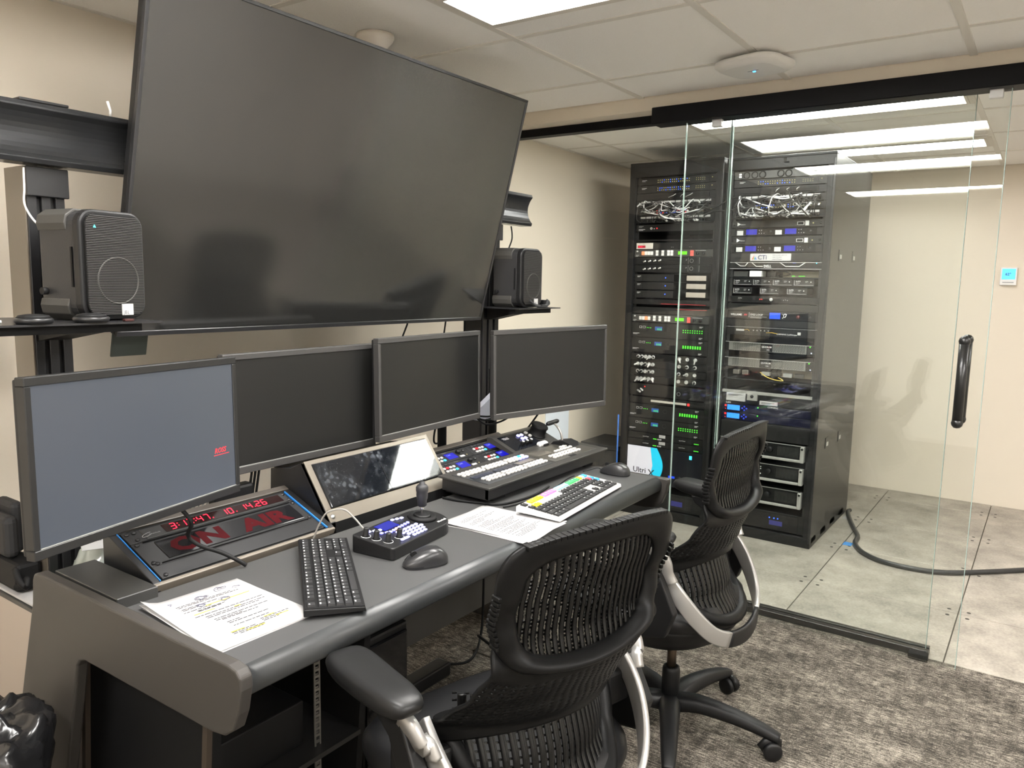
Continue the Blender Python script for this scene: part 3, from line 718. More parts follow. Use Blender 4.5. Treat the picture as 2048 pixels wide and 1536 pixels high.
def keyboard(name, label, loc, yaw, ln, dp, topm, keym, sidem, colfn=None, tilt=.045, legend=TEXTW, legs=False):
    t = thing(name, label, 'keyboard', loc, (0, 0, yaw)); sl = math.atan(tilt)
    rot = (sl, 0, 0)
    def pl(u, v, n=0.): return (u, v, .012+(v+dp/2)*tilt+n)
    b = B().prism([(-dp/2, 0.003), (-dp/2+.002, .012), (dp/2-.002, .012+dp*tilt), (dp/2, .010+dp*tilt), (dp/2, dp*tilt*.6), (dp/2-.02, dp*tilt*.6)], -ln/2, ln/2)
    mod_bevel(put('case', b, sidem, t), .0018)
    put('deck', B().box(-ln/2+.003, ln/2-.003, -dp/2+.003, dp/2-.003, 0, .0012), topm, t, loc=pl(0, 0, .0002), rot=rot)
    put('foot', B().box(-ln/2+.02, -ln/2+.06, dp/2-.02, dp/2-.012, 0, dp*tilt*.62).box(ln/2-.06, ln/2-.02, dp/2-.02, dp/2-.012, 0, dp*tilt*.62), sidem, t)
    tw = 22.9; un = (ln-.016)/tw; ud = (dp-.014)/6.3
    lg = B()
    for r, row in enumerate(ROWS):
        x = -ln/2+.008; y = dp/2-.007-ud*(r+.5)-(ud*.25 if r else 0)
        for c, wk in enumerate(row):
            if wk < 0: x += -wk*un; continue
            xx = x+wk*un/2; wk_ = wk
            m = colfn(r, c) if colfn else keym
            key(t, xx, y, pl(0, y, .0016)[2], wk_*un/.019, ud/.019, m, rot)
            if not (r == 5 and wk > 3): 
                a = pl(xx-un*.22, y+ud*.12, .0064)
                for q in range(1+(r+c) % 2): lg.quad((a[0]+q*.004, a[1], a[2]), (a[0]+.0025+q*.004, a[1], a[2]), (a[0]+.0025+q*.004, a[1]+.003, a[2]+.0002), (a[0]+q*.004, a[1]+.003, a[2]+.0002))
            x += wk*un
    put('legends', lg, legend, t, kind='stuff')
    return t
KEYB = pm('black_key', (.016, .016, .017), .5)
keyboard('black_keyboard', 'all-black wireless keyboard turned sideways beside the printed script', (-2.586, .449, DT+.0045), R(51.8), .433, .122, BLKM, KEYB, BLK)
COLS = [pm('key_red', '#d8404a', .5), pm('key_yellow', '#f0d020', .5), pm('key_pink', '#e878b8', .5), pm('key_pale_blue', '#8cc8ec', .5), pm('key_green', '#3fae62', .5), pm('key_blue', '#2a94e0', .5), pm('key_orange', '#e8a030', .5)]
def colk(r, c):
    if r == 0:
        return [KEYB, KEYB, COLS[6], COLS[1], COLS[1], COLS[1], KEYB, COLS[2], COLS[2], COLS[2], COLS[2], KEYB, COLS[3], COLS[3], COLS[3], COLS[3], KEYB, COLS[4], COLS[4], COLS[4], KEYB, COLS[4], COLS[1], COLS[3], COLS[5]][c]
    if r == 1 and c < 10: return COLS[1] if c in (1, 2) else WHT if c > 0 else KEYB
    if c >= len(ROWS[r])-1 and r in (1, 2, 3): return COLS[5]
    if r == 1 and c == len(ROWS[1])-2: return COLS[0]
    return KEYB
keyboard('shortcut_keyboard', 'backlit editing keyboard with rainbow coloured key rows beside the switcher', (-1.712, .332, DT+.0038), R(5.), .452, .142, pm('pale_keybed', '#a8a6a2', .5), KEYB, pm('white_case', (.7, .7, .7), .35), colk, tilt=.10)
def mouse(name, label, loc, yaw, sc_=1., wired=False):
    t = thing(name, label, 'mouse', loc, (0, 0, yaw)); ln, wd, hg = .112*sc_, .062*sc_, .038*sc_
    def f(u, v):
        a = 2*PI*u; c, s_ = math.cos(a), math.sin(a)
        rx = math.copysign(abs(c)**.8, c); ry = math.copysign(abs(s_)**.8, s_)
        k = math.cos(v*PI/2)**.55 if v < 1 else 0.
        x = ln/2*rx*k; y = wd/2*ry*k*(1-.10*rx)
        top = hg*(.62+.38*math.cos((x/ln+.17)*PI*1.05))
        return (x, y, .004+top*math.sin(v*PI/2)**.8)
    b = B(); us = [i/32 for i in range(33)]; vs_ = [i/12 for i in range(13)]
    b.grid(f, us, vs_); bmesh.ops.remove_doubles(b.b, verts=b.b.verts, dist=1e-5)
    put('shell', b, pm('mouse_shell', (.02, .02, .021), .3), t, smooth=True)
    put('base', B().prism([(ln/2*.985*math.copysign(abs(math.cos(a))**.8, math.cos(a)), wd/2*.97*math.copysign(abs(math.sin(a))**.8, math.sin(a))) for a in [2*PI*i/32 for i in range(32)]], 0, .006, 'z'), GLOSS, t)
    put('scroll_wheel', B().cyl((ln*.27, -.004, hg*.80), (ln*.27, .004, hg*.80), .0075, n=16), BLKM, t)
    put('button_seam', B().tube([(ln*.47, 0, hg*.5), (ln*.40, 0, hg*.72), (ln*.33, 0, hg*.86)], .0008, 4), BLKM, t)
    if wired: put('cord', B().tube(smooth_path([(ln*.48, 0, .01), (ln*.62, .004, .012), (ln*.8, .03, .006), (ln*.9, .05, .004)], 8), .0017, 6), BLKM, t)
    return t
mouse('computer_mouse', 'black wireless mouse near the front edge of the desk', (-2.392, .332, DT+.0006), R(155))
mouse('computer_mouse', 'black mouse at the far right end of the desk', (-1.318, .39, DT+.0006), R(92), 1.0, True)

# ================================================================ papers
YEL = pm('highlighter', '#e0c040', .8)
def sheet(par, dx, dy, yaw, z, curl=0., name='sheet'):
    w_, h_ = .2159, .2794
    def f(u, v):
        x, y = (u-.5)*w_, (v-.5)*h_
        return (x, y, z+curl*max(0, .25-u)**2*6*max(0, v-.2))
    o = put(name, B().grid(f, [i/12 for i in range(13)], [i/12 for i in range(13)]), PAPER, par, loc=(dx, dy, 0), rot=(0, 0, yaw)); mod_solid(o, .0002, 1); return o
p1 = thing('script_pages', 'highlighted and doodled script pages at the near left of the desk', 'papers', (-2.831, .467, DT+.0002), (0, 0, R(-3.)))
sheet(p1, .004, -.002, R(1.2), .0004, .012); sheet(p1, -.003, .003, R(-.8), .0012, .03); sheet(p1, 0, 0, 0, .0022, .055)
def marks(par, rows, z, mat, name):
    b = B()
    for (x0, x1, y, h) in rows: b.quad((x0, y, z), (x1, y, z), (x1, y+h, z), (x0, y+h, z))
    return put(name, b, mat, par)
random.seed(3)
def wordrow(x0, x1, y, h=.0030):
    out = []; x = x0
    while x < x1-.004:
        l = random.uniform(.004, .014); out.append((x, min(x+l, x1), y, h)); x += l+.0018
    return out
rows = []
for y, a, c in ((.088, -.07, .06), (.082, -.07, .075), (.070, -.07, .02), (.064, -.07, -.02), (.052, -.065, .0), (.044, -.04, .02), (.040, -.04, .01), (.018, -.06, .09), (.006, -.045, .088), (-.001, -.045, .07),
                (-.016, -.04, .085), (-.023, -.04, .02), (-.028, -.03, .05), (-.045, -.03, .0), (-.052, -.03, .06), (-.068, -.03, .05), (-.080, .02, .085), (-.086, .02, .07), (-.092, .02, .055), (-.094, -.05, .0), (-.100, -.05, .02), (-.106, -.04, .01)): rows += wordrow(a, c, y)
marks(p1, rows, .0028, INK, 'printed_text').__setitem__('kind', 'stuff')
hl = [(-.015, .085, .056, .004), (-.055, -.01, .030, .004), (-.075, -.064, .035, .004), (.02, .035, .010, .004), (.03, .055, -.076, .004), (.05, .08, -.088, .004), (-.05, -.02, -.090, .004), (-.025, .015, -.104, .004)]
for q in hl: marks(p1, [q], .0026, YEL, 'highlighter_stroke')
b = B()
for k in range(24):
    cx, cy = random.choice([(-.07, .11), (-.085, .07), (.0, .10), (.05, .115), (-.02, .065), (.08, .10), (-.09, .03), (-.075, .0), (.03, .06)]), 0
    cx, cy = cx; r = random.uniform(.005, .013); ph = random.uniform(0, 6)
    b.tube([(cx+r*(1+.35*math.sin(2.3*a+ph))*math.cos(a), cy+.7*r*(1+.35*math.cos(3.1*a))*math.sin(a), .0030) for a in [i*.42 for i in range(22)]], .00042, 4)
put('pen_doodles', b, pm('pen_ink', (.12, .12, .16), .8), p1)
p2 = thing('rundown_pages', 'plain typed pages beside the coloured keyboard', 'papers', (-2.018, .368, DT+.0002), (0, 0, R(5.)))
sheet(p2, .002, 0, R(2), .0004, 0); sheet(p2, -.004, .003, R(-5), .001, .0); sheet(p2, 0, 0, 0, .0017, .02)
rows = []
for i in range(34):
    y = .11-i*.0062
    if i in (4, 9, 15, 22, 28): continue
    rows += wordrow(-.08 if i % 5 else -.04, random.uniform(-.01, .08), y, .0026)
marks(p2, rows, .0022, INK, 'printed_text').__setitem__('kind', 'stuff')

# ================================================================ posts, rail, television, monitors, speakers
POST = pm('post_anodised', (.010, .010, .011), .38); PSIDE = pm('post_side', '#6f675c', .35, .3)
def post(label, x0, x1, z0, z1=1.622):
    t = thing('support_post', label, 'post', ((x0+x1)/2, 1.15, z0), group='upright aluminium posts')
    y0, y1 = 1.10, 1.20; wd = x1-x0; b = B()
    # slotted front: five ribs standing proud of the core
    b.box(x0, x1, y0+.012, y1, z0, z1)
    wput('core', b, POST, t)
    n = 3; g = wd*.13; rw = (wd-g*(n-1))/n
    for i in range(n): wput('rib', B().box(x0+i*(rw+g), x0+i*(rw+g)+rw, y0, y0+.012, z0, z1, .001, 1), POST, t)
    wput('side_cover', B().box(x0-.003, x0, y0+.006, y1, z0, z1), PSIDE if x0 < -2 else POST, t)
    wput('saddle_clamp', B().box(x0-.004, x1+.006, y0-.012, y0-.002, 1.555, 1.621, .002), BLKS, t)
    return t
post('black slotted post behind the left speaker', -2.885, -2.803, .6146); post('black slotted post right of the television', -1.165, -1.055, .0005)
rl = thing('equipment_rail', 'long black concave rail running behind the television', 'rail', (-1.97, 1.09, 1.63))
prof = [(1.115, 1.624), (1.062, 1.624), (1.058, 1.634)] + [(1.058+.024*math.sin(PI*i/10)**.8, 1.636+(1.744-1.636)*i/10) for i in range(11)] + [(1.058, 1.748), (1.062, 1.757), (1.098, 1.757), (1.115, 1.745)]
o = wput('extrusion', B().prism(prof, -3.07, -.877), pm('rail_anodised', (.035, .036, .038), .27, .55), rl); mod_bevel(o, .001)
wput('top_clip', B().box(-2.905, -2.80, 1.062, 1.10, 1.7575, 1.764, .002), BLKS, rl)
o = put('white_cable_tip', B().tube([(-2.69, 1.09, 1.7615), (-2.692, 1.085, 1.775), (-2.70, 1.082, 1.795)], .0032, 8), WHT, label='short white cable end poking above the rail', cat='cable')
# ---- television
tv = thing('television', 'very large black television tilted forward above the monitors', 'television', (-2.0, .934, 1.64), (R(14.2), 0, 0))
TW, TH = 1.462, .842
def scr_mat(name, base, rough, spec, grad=None):
    return pm(name, base, rough, spec=spec)
put('back_shell', B().box(-TW/2, TW/2, .004, .028, -TH/2, TH/2, .004).box(-.5, .5, .028, .06, -.33, .20, .012), BLK, tv)
b = B(); bz = .009
for (a, c, d, e) in ((-TW/2, TW/2, TH/2-bz, TH/2), (-TW/2, TW/2, -TH/2, -TH/2+.013), (-TW/2, -TW/2+bz, -TH/2+.013, TH/2-bz), (TW/2-bz, TW/2, -TH/2+.013, TH/2-bz)):
    b.box(a, c, -.006, .006, d, e, .001, 1)
put('bezel', b, pm('tv_bezel', (.018, .018, .019), .3), tv)
put('screen', B().box(-TW/2+bz, TW/2-bz, -.003, .002, -TH/2+.013, TH/2-bz), pm('tv_screen', (.014, .014, .0135), .13, spec=1.15), tv)
put('wall_bracket', B().box(-.25, -.19, .06, .11, -.30, .30, .003).box(.19, .25, .06, .11, -.30, .30, .003), BLKM, tv)
put('lower_bracket', B().box(-.70, -.605, .070, .076, -.50, -.38, .002), pm('green_grey_plate', '#4b514c', .4), tv)
put('hanging_cable', B().tube([(.36, .04, -.30), (.35, .035, -.44), (.31, .03, -.56)], .0035, 6).tube([(.56, .04, -.30), (.565, .035, -.44), (.57, .03, -.55)], .0035, 6).tube([(.66, .04, -.30), (.68, .035, -.42), (.70, .03, -.52)], .0035, 6), BLKM, tv)
# ---- monitors
def monitor(label, c, yaw, tilt, roll, bezm, scrm, bz=(.011, .016, .020), W=.537, Hh=.32):
    t = thing('computer_monitor', label, 'monitor', c, (0, 0, 0), 'desk monitors')
    u = Vector((math.cos(R(yaw)), math.sin(R(yaw)), 0)); n = Vector((math.sin(R(yaw)), -math.cos(R(yaw)), 0))
    zz = Vector((0, 0, 1))*math.cos(R(tilt))+n*math.sin(R(tilt))
    u2 = u*math.cos(R(roll))+zz*math.sin(R(roll)); v2 = -u*math.sin(R(roll))+zz*math.cos(R(roll)); n2 = u2.cross(v2)   # u2 right, v2 up; n2 points out of the front
    M = Matrix((u2, -n2, v2)).transposed().to_4x4(); t.rotation_euler = M.to_euler()
    s_, tp, bt = bz
    b = B()
    for (a, c_, d, e) in ((-W/2, W/2, Hh/2-tp, Hh/2), (-W/2, W/2, -Hh/2, -Hh/2+bt), (-W/2, -W/2+s_, -Hh/2+bt, Hh/2-tp), (W/2-s_, W/2, -Hh/2+bt, Hh/2-tp)):
        b.box(a, c_, 0, .022, d, e, .0015, 1)
    put('bezel', b, bezm, t)
    put('screen', B().box(-W/2+s_, W/2-s_, .003, .02, -Hh/2+bt, Hh/2-tp), scrm, t)
    put('screen_lip', B().box(-W/2+s_, W/2-s_, .0005, .003, -Hh/2+bt, -Hh/2+bt+.0014), pm('lip_grey', '#8a8a86', .3), t)
    put('back_shell', B().box(-W/2+.004, W/2-.004, .022, .034, -Hh/2+.004, Hh/2-.004, .004).box(-.14, .14, .034, .052, -.09, .09, .008), BLK, t)
    put('mount_plate', B().box(-.05, .05, .052, .060, -.05, .05, .002), BLKM, t)
    return t
MB = pm('monitor_black', (.012, .012, .012), .38); MG = pm('monitor_grey', '#383736', .42)
SD = pm('screen_dark', (.010, .010, .0095), .36, spec=.38)
SB = pm('screen_lit', (.02, .022, .026), .30, emis='#5c6674', es=.46, spec=.8)
m1 = monitor('nearest monitor, glowing grey-blue with a red logo', (-2.877, .645, 1.041), 15.8, -1.5, -1.0, MB, SB, bz=(.013, .016, .018))
text('ROSS', .016, emat('logo_red', '#ff3038', 1.5), m1, (.188, .0027, -.055), FACE_Y, bold=.02, shear=.25)
put('logo_underline', B().box(.186, .236, .0022, .0028, -.0605, -.0592), MATS['logo_red'], m1)
m2 = monitor('black monitor second from the left, partly behind the glowing one', (-2.268, .888, 1.024), -.6, .1, .2, MG, SD)
m3 = monitor('black monitor above the touch display', (-1.775, .838, 1.046), 2.4, -.7, .3, MG, SD)
m4 = monitor('black monitor furthest right, turned in above the switcher', (-1.284, .678, 1.058), -19.2, .2, 1.3, MG, SD)
# ---- monitor arms
def arm(mon, a, b_, c):
    inv = mon.matrix_basis.inverted()
    for nm, bb in (('arm_upright', B().cyl((a[0], a[1], .665), (a[0], a[1], a[2]+.05), .017, n=16)), ('arm_link', B().tube([a, b_], .014, 10).tube([b_, c], .014, 10)), ('arm_joint', B().cyl((b_[0], b_[1], b_[2]-.03), (b_[0], b_[1], b_[2]+.03), .02, n=14))):
        o = put(nm, bb, BLKM, mon); o.matrix_parent_inverse = inv
arm(m1, (-2.70, .925, .98), (-2.78, .80, 1.0), (-2.89, .71, 1.03))
arm(m2, (-2.25, 1.02, .98), (-2.25, .98, 1.0), (-2.265, .95, 1.02))
arm(m3, (-1.553, .99, .98), (-1.66, .95, 1.0), (-1.775, .90, 1.03))
arm(m4, (-1.20, 1.02, .98), (-1.23, .88, 1.0), (-1.262, .74, 1.03))
put('silver_arm_cover', B().prism([(-1.45, .865), (-1.31, .865), (-1.31, .965), (-1.33, .965), (-1.45, .905)], .90, .925, 'y'), pm('pearl_plastic', '#b9bcc8', .35), label='pale silver arm cover between the two right monitors', cat='cover')
# ---- cables around the monitors
def cable(name, label, pts, r, m=BLKM, n=8): return put(name, B().tube(smooth_path(pts, n), r, 8), m, label=label, cat='cable')
cable('monitor_cable', 'black cable hanging from the nearest monitor across the clock', [(-2.78, .70, .870), (-2.765, .69, .840), (-2.755, .72, .80), (-2.735, .705, .775), (-2.70, .68, .755), (-2.675, .655, .735), (-2.66, .645, .7208)], .0048)
for k, (dz, lab) in enumerate(((0, 'upper'), (.012, 'middle'), (.026, 'lower'))):
    cable('cable_loop', f'{lab} of three black cables looping under the two right monitors', [(-1.50, .900-k*.008, .895), (-1.46, .880-k*.008, .885-dz), (-1.40, .87-k*.008, .88-dz), (-1.34, .85-k*.008, .90-dz), (-1.30, .83-k*.008, .935-dz*.3)], .0035)
cable('monitor_cable', 'black cable dropping from the right-hand monitor to the switcher', [(-1.16, .77, .93), (-1.175, .80, .88), (-1.19, .83, .83), (-1.21, .86, .78), (-1.22, .90, .73)], .004)
cable('tied_cable', 'black cable tied to the arm above the touch display', [(-1.57, .97, .93), (-1.60, .97, .88), (-1.63, .96, .84), (-1.62, .97, .80), (-1.57, .99, .79), (-1.545, .98, .84), (-1.56, .975, .90)], .0035)
for k, lab in enumerate(('left', 'middle', 'right')):
    x = -2.43+.012*k; cable('bundled_cable', f'{lab} of three thin black cables rising behind the clock turret', [(x, .955, .74), (x+.008, .952, .80), (x+.018, .953, .85), (x+.026, .955, .90)], .0035)
put('power_adapter', B().box(-2.56, -2.44, .905, .942, .664, .83, .008), BLK, label='black power adapter box standing behind the clock turret', cat='adapter')
b = B()
for i in range(4):
    b.tube([(-2.66+.012*i, .915, .74), (-2.60+.012*i, .93, .80)], .0016, 4).tube([(-2.60+.012*i, .915, .74), (-2.66+.012*i, .93, .80)], .0016, 4)
tg = thing('mesh_basket', 'black wire mesh basket behind the clock', 'basket', (-2.6, .92, .664))
wput('mesh', b, pm('mesh_wire', '#4a4a48', .4), tg); wput('bracket', B().box(-2.68, -2.572, .905, .935, .664, .742, .003), BLKM, tg)
# switcher and keyboard cords on the desk
cable('desk_cable', 'black cord curving over the desk in front of the switcher', [(-1.94, .66, .7195), (-1.935, .60, .7195), (-1.915, .54, .7195), (-1.898, .49, .7195), (-1.85, .465, .7195), (-1.74, .455, .7195), (-1.62, .475, .7195)], .0035)
cable('keyboard_cord', 'thin black cord from the coloured keyboard to the switcher', [(-1.53, .432, .744), (-1.56, .441, .738), (-1.63, .442, .724), (-1.74, .434, .7185), (-1.83, .438, .7185), (-1.875, .445, .7185), (-1.905, .455, .7185)], .0022)

# ---- speaker shelves and speakers
SPK = pm('speaker_case', (.020, .020, .021), .5, bump=(600, .2)); SPB = pm('speaker_bumper', '#383734', .6); GRL = pm('speaker_grille', '#3b3a39', .45)
def speaker(label, loc, yaw, ledm):
    """front faces local -Y; origin at the base centre"""
    t = thing('loudspeaker', label, 'speaker', loc, (0, 0, yaw), 'bookshelf loudspeakers'); W, D, Hs = .152, .145, .235
    def body(d0, d1, w0, h0, r):
        out = rrect(w0, h0, r, 6, 0, Hs/2); return out
    b = B().prism(rrect(W-.008, Hs-.006, .030, 6, 0, Hs/2), -D/2+.03, D/2, 'y')
    mod_bevel(put('cabinet', b, SPK, t), .004, 2)
    b = B().prism(rrect(W+.006, Hs, .034, 6, 0, Hs/2), -D/2+.006, -D/2+.030, 'y')
    mod_bevel(put('front_collar', b, BLK, t), .005, 2)
    # corner bumpers (rear, top and bottom)
    for s_ in (0, 1):
        o = put('corner_bumper', B().prism([(x, (z if s_ else Hs-z)) for x, z in [(-W/2+.003, .045), (-W/2-.001, .03), (-W/2+.003, .012), (-W/2+.022, -.0015), (W/2-.022, -.0015), (W/2-.003, .012), (W/2+.001, .03), (W/2-.003, .045), (W/2-.008, .045), (W/2-.008, .018), (W/2-.026, .004), (-W/2+.026, .004), (-W/2+.008, .018), (-W/2+.008, .045)]], -D/2+.055, D/2+.002, 'y'), SPB, t); mod_bevel(o, .002)
    put('side_slot', B().box(-W/2+.001, -W/2+.0045, -D/2+.038, -D/2+.043, .07, .155), BLKM, t)
    b = B().prism(rrect(W-.012, Hs-.018, .026, 6, 0, Hs/2), -D/2+.0, -D/2+.006, 'y'); put('grille_back', b, BLKM, t)
    g = B(); z = .012
    while z < Hs-.011:
        r = .026; e = 0
        for zz in (z-.009, Hs-.009-z):
            if zz < r: e = max(e, r-math.sqrt(max(0, r*r-(r-zz)**2)))
        g.box(-W/2+.007+e, W/2-.007-e, -D/2-.0025, -D/2+.001, z, z+.0016); z += .0036
    put('grille_bars', g, GRL, t, kind='stuff')
    put('woofer_ring', B().tube([(.050*math.cos(a), 0, .050*math.sin(a)) for a in [2*PI*i/36 for i in range(36)]], .0016, 6, closed=True), SPB, t, loc=(.004, -D/2-.0022, .085))
    put('brand_badge', B().box(.008, .036, -D/2-.006, -D/2-.002, .009, .034, .001, 1), PAPER, t)
    text('JBL', .011, INK, t, (.0105, -D/2-.0062, .012), FACE_Y)
    if ledm: put('power_led', B().prism([(-.052, .196), (-.046, .196), (-.049, .202)], -D/2-.004, -D/2-.002, 'y'), ledm, t)
    put('bracket_knob', B().cyl((-W/2-.0, .05, .06), (-W/2-.012, .05, .06), .008, n=12), BLKM, t)
    return t
SZ = 1.281
def shelf(label, pts, arm_):
    t = thing('speaker_shelf', label, 'shelf', (pts[0][0], pts[0][1], 1.25), group='speaker shelves')
    wput('plate', B().prism(pts, SZ-.0045, SZ-.0005, 'z'), BLKS, t)
    wput('support_arm', arm_, BLKM, t)
    return t
shelf('thin black shelf under the left speaker', [(-3.10, .80), (-2.748, .80), (-2.748, 1.02), (-2.79, 1.098), (-3.02, 1.098), (-3.10, 1.0)], B().prism([(.86, 1.262), (.86, 1.2765), (1.098, 1.2765), (1.098, 1.225)], -2.88, -2.81, 'x').box(-3.09, -2.78, .83, .86, 1.258, 1.2765))
shelf('thin black shelf under the right speaker', [(-1.24, .87), (-.93, .87), (-.90, 1.0), (-.98, 1.098), (-1.17, 1.098), (-1.24, 1.06)], B().prism([(.93, 1.262), (.93, 1.2765), (1.098, 1.2765), (1.098, 1.225)], -1.14, -1.06, 'x').box(-1.22, -.96, .90, .93, 1.258, 1.2765))
speaker('black bookshelf speaker on the left shelf beside the television', (-2.83, .93, SZ+.002), R(10), emat('teal_led', '#60e8e8', 2.))
speaker('black bookshelf speaker on the right shelf near the glass', (-1.085, .985, SZ+.002), R(2), None)
def puck(label, loc):
    t = thing('speaker_puck', label, 'puck', loc, group='round black pucks on the left shelf')
    put('body', B().lathe([(.030, 0), (.034, .003), (.035, .009), (.032, .012), (0, .012)], 32), BLKS, t)
    put('dome', B().lathe([(.031, .012), (.027, .0165), (.015, .019), (0, .0195)], 32), BLKM, t)
puck('round black puck at the near end of the left shelf', (-3.005, .825, SZ)); puck('round black puck in front of the left speaker', (-2.895, .82, SZ))
put('small_usb_stick', B().box(-2.825, -2.805, .815, .828, SZ, SZ+.005, .001, 1), pm('dark_red_plastic', '#3a1a18', .4), label='tiny dark red stick lying on the left shelf', cat='stick')
put('flat_papers', B().box(-3.10, -3.04, .88, .99, SZ, SZ+.006, .001, 1), PAPER, label='flat white papers at the left end of the left shelf', cat='papers')
put('white_speaker_cable', B().tube(smooth_path([(-2.895, 1.085, 1.615), (-2.90, 1.075, 1.57), (-2.903, 1.07, 1.53), (-2.89, 1.045, 1.49), (-2.86, 1.02, 1.47)], 8), .0022, 8), WHT, label='white cable running down behind the left speaker', cat='cable')
put('speaker_cable', B().tube(smooth_path([(-.99, 1.09, 1.618), (-.985, 1.088, 1.59), (-.99, 1.085, 1.56), (-1.02, 1.08, 1.52), (-1.045, 1.07, 1.49)], 8), .003, 8), BLKM, label='thin dark cable between the rail and the right speaker', cat='cable')
bx_ = thing('small_black_box', 'small black box with a rumpled black strap beside the right speaker', 'box', (-.975, .93, SZ))
wput('box', B().box(-.985, -.95, .92, .955, SZ, SZ+.03, .002), BLK, bx_)
wput('strap', B().tube(smooth_path([(-1.12, .90, SZ+.03), (-1.09, .893, SZ+.012), (-1.05, .888, SZ+.006), (-1.01, .89, SZ+.009), (-.985, .90, SZ+.03), (-.97, .905, SZ+.02), (-.99, .895, SZ+.008), (-1.06, .885, SZ+.008)], 6), .006, 6, prof=[(-1, -.35), (1, -.35), (1, .35), (-1, .35)]), pm('black_webbing', (.02, .02, .021), .8), bx_)

# ================================================================ EQUIPMENT RACKS
XF = .452; DX = .47          # frame front, device face
RPT = RACKM
def rack(label, yc, half, h, latch):
    t = thing('server_rack', label, 'rack', (XF, yc, 0), (0, 0, -PI/2), 'tall equipment racks')
    # local: x right (seen from front), y depth, z up
    D = .90; w = half
    put('side_panel', B().box(-w, -w+.018, .02, D, .02, h-.01, .002), pm('rack_side', '#3a3937', .36, .35), t)
    rp = put('side_panel', B().box(w-.018, w, .02, D, .02, h-.01, .002), MATS['rack_side'], t)
    put('rear_panel', B().box(-w+.018, w-.018, D-.012, D, .02, h-.01), BLKM, t)
    put('roof', B().box(-w, w, .0, D, h-.012, h, .002), RPT, t)
    put('plinth', B().box(-w, w, .0, D, 0, .055, .003), RPT, t)
    put('top_fascia', B().box(-w, w, .0, .03, 2.0, h-.012, .002), RPT, t)
    put('front_frame', B().box(-w, -.2425, 0, .03, .055, 2.0, .002), RPT, t)
    put('front_frame', B().box(.2425, w, 0, .03, .055, 2.0, .002), RPT, t)
    put('corner_post', B().box(w-.012, w+.002, -.006, .02, .03, h-.03, .003), BLKS, t)
    for s_ in (-1, 1):
        b = B(); z = .06
        x0 = s_*.2325
        b.box(x0-.0075, x0+.0075, .031, .034, .055, 2.0)
        put('rack_rail', b, pm('rail_black', (.02, .02, .02), .5), t)
        b = B()
        while z < 1.99:
            b.box(x0+s_*.0115-.002, x0+s_*.0115+.002, .0298-.002, .0310, z, z+.0045); z += .0222
        put('rail_holes', b, pm('rail_hole', '#8c8983', .5), t, kind='stuff')
    put('emblem', B().box(.02, .034, -.002, .0, 2.022, 2.05).box(.034, .048, -.002, 0, 2.022, 2.03), BLKM, t)
    if latch:
        for (X_, z) in ((.219, 1.556), (.545, 1.560), (.222, .546), (.523, .538)):
            q = put('latch', B().box(w-.001, w+.003, X_-.035, X_+.035, z-.030, z+.030, .002), BLKS, t)
            put('latch_pull', B().box(w+.003, w+.006, X_-.020, X_+.016, z-.018, z+.004, .001, 1), SILV, q)
    return t
rack('left server rack with the white printed panel near its foot', .982, .280, 2.078, False)
rack('right server rack with silver-handled amplifiers and a wide grey side', .405, .281, 2.064, True)
Y1, Y2 = .982, .405
DEV = pm('device_black', (.007, .007, .0075), .4, spec=.35); DEV2 = pm('device_grey', '#1c1c1c', .42, spec=.35); DEV3 = pm('device_mid', '#3c3c3a', .42)
def dev(name, label, cat, yc, zt, zb, face=DEV, depth=.35, w=.4826, x0=0., group=None, ears=True):
    h = zt-zb-.0015
    t = thing(name, label, cat, (DX, yc+.2413-x0, zb), (0, 0, -PI/2), group)
    put('chassis', B().box(.018 if ears else .001, w-(.018 if ears else .001), .003, depth, .001, h-.001), BLKM, t)
    put('faceplate', B().box(0, w, 0, .003, 0, h, .0008, 1), face, t)
    t['h'] = h; return t
def rectz(t, x0, x1, z0, z1, m, name, proud=.0015, bev=0.):
    return put(name, B().box(x0, x1, -proud, .0005, z0, z1, bev, 1), m, t)
def dots(t, pts, m, name='led', s_=.0022, kind=None):
    """a cluster of pin-head lamps"""
    b = B()
    for x, z in pts: b.box(x-s_, x+s_, -.0012, .0002, z-s_, z+s_)
    return put(name, b, m, t, kind='stuff')
def tx(t, s, size, x, z, m=TEXTW, **kw): return text(s, size, m, t, (x, -.0018, z), FACE_Y, **kw)
def small_print(t, x, z, w=.03, m=TEXTG):
    return put('small_print', B().box(x, x+w, -.0006, .0003, z, z+.0022).box(x, x+w*.7, -.0006, .0003, z-.005, z-.0032), m, t, kind='stuff')
def del_h():
    for o in bpy.data.objects:
        if 'h' in o.keys(): del o['h']
RR = random.Random(11)
def net_switch(label, yc, zt, zb, nb, gr, face=DEV):
    t = dev('network_switch', label, 'network switch', yc, zt, zb, face); small_print(t, .03, .027, .03, TEXTW)
    P = [(.13+i*.0125, z) for i in range(16) for z in (.014, .026)]; RR.shuffle(P)
    k = int(len(P)*nb); dots(t, P[:k], BLUE_L); dots(t, P[k:], gr)
    dots(t, [(.36+i*.012, z) for i in range(5) for z in (.016, .026)], AMB_L, s_=.0015); rectz(t, .435, .437, .004, .036, BLKM, 'seam', .001); dots(t, [(.452, .026)], AMB_L)
    return t
def patch(label, yc, zt, zb, lbl=PAPER):
    t = dev('patch_bay', label, 'patch panel', yc, zt, zb)
    h = t['h']
    for i in range(12): put('port_label', B().box(.03+i*.0355, .03+i*.0355+.030, -.001, .0002, h-.014, h-.003), lbl, t)
    for i in range(24): put('port', B().box(.032+i*.01775, .032+i*.01775+.012, -.0008, .0002, .006, .020), GLOSS, t)
    return t
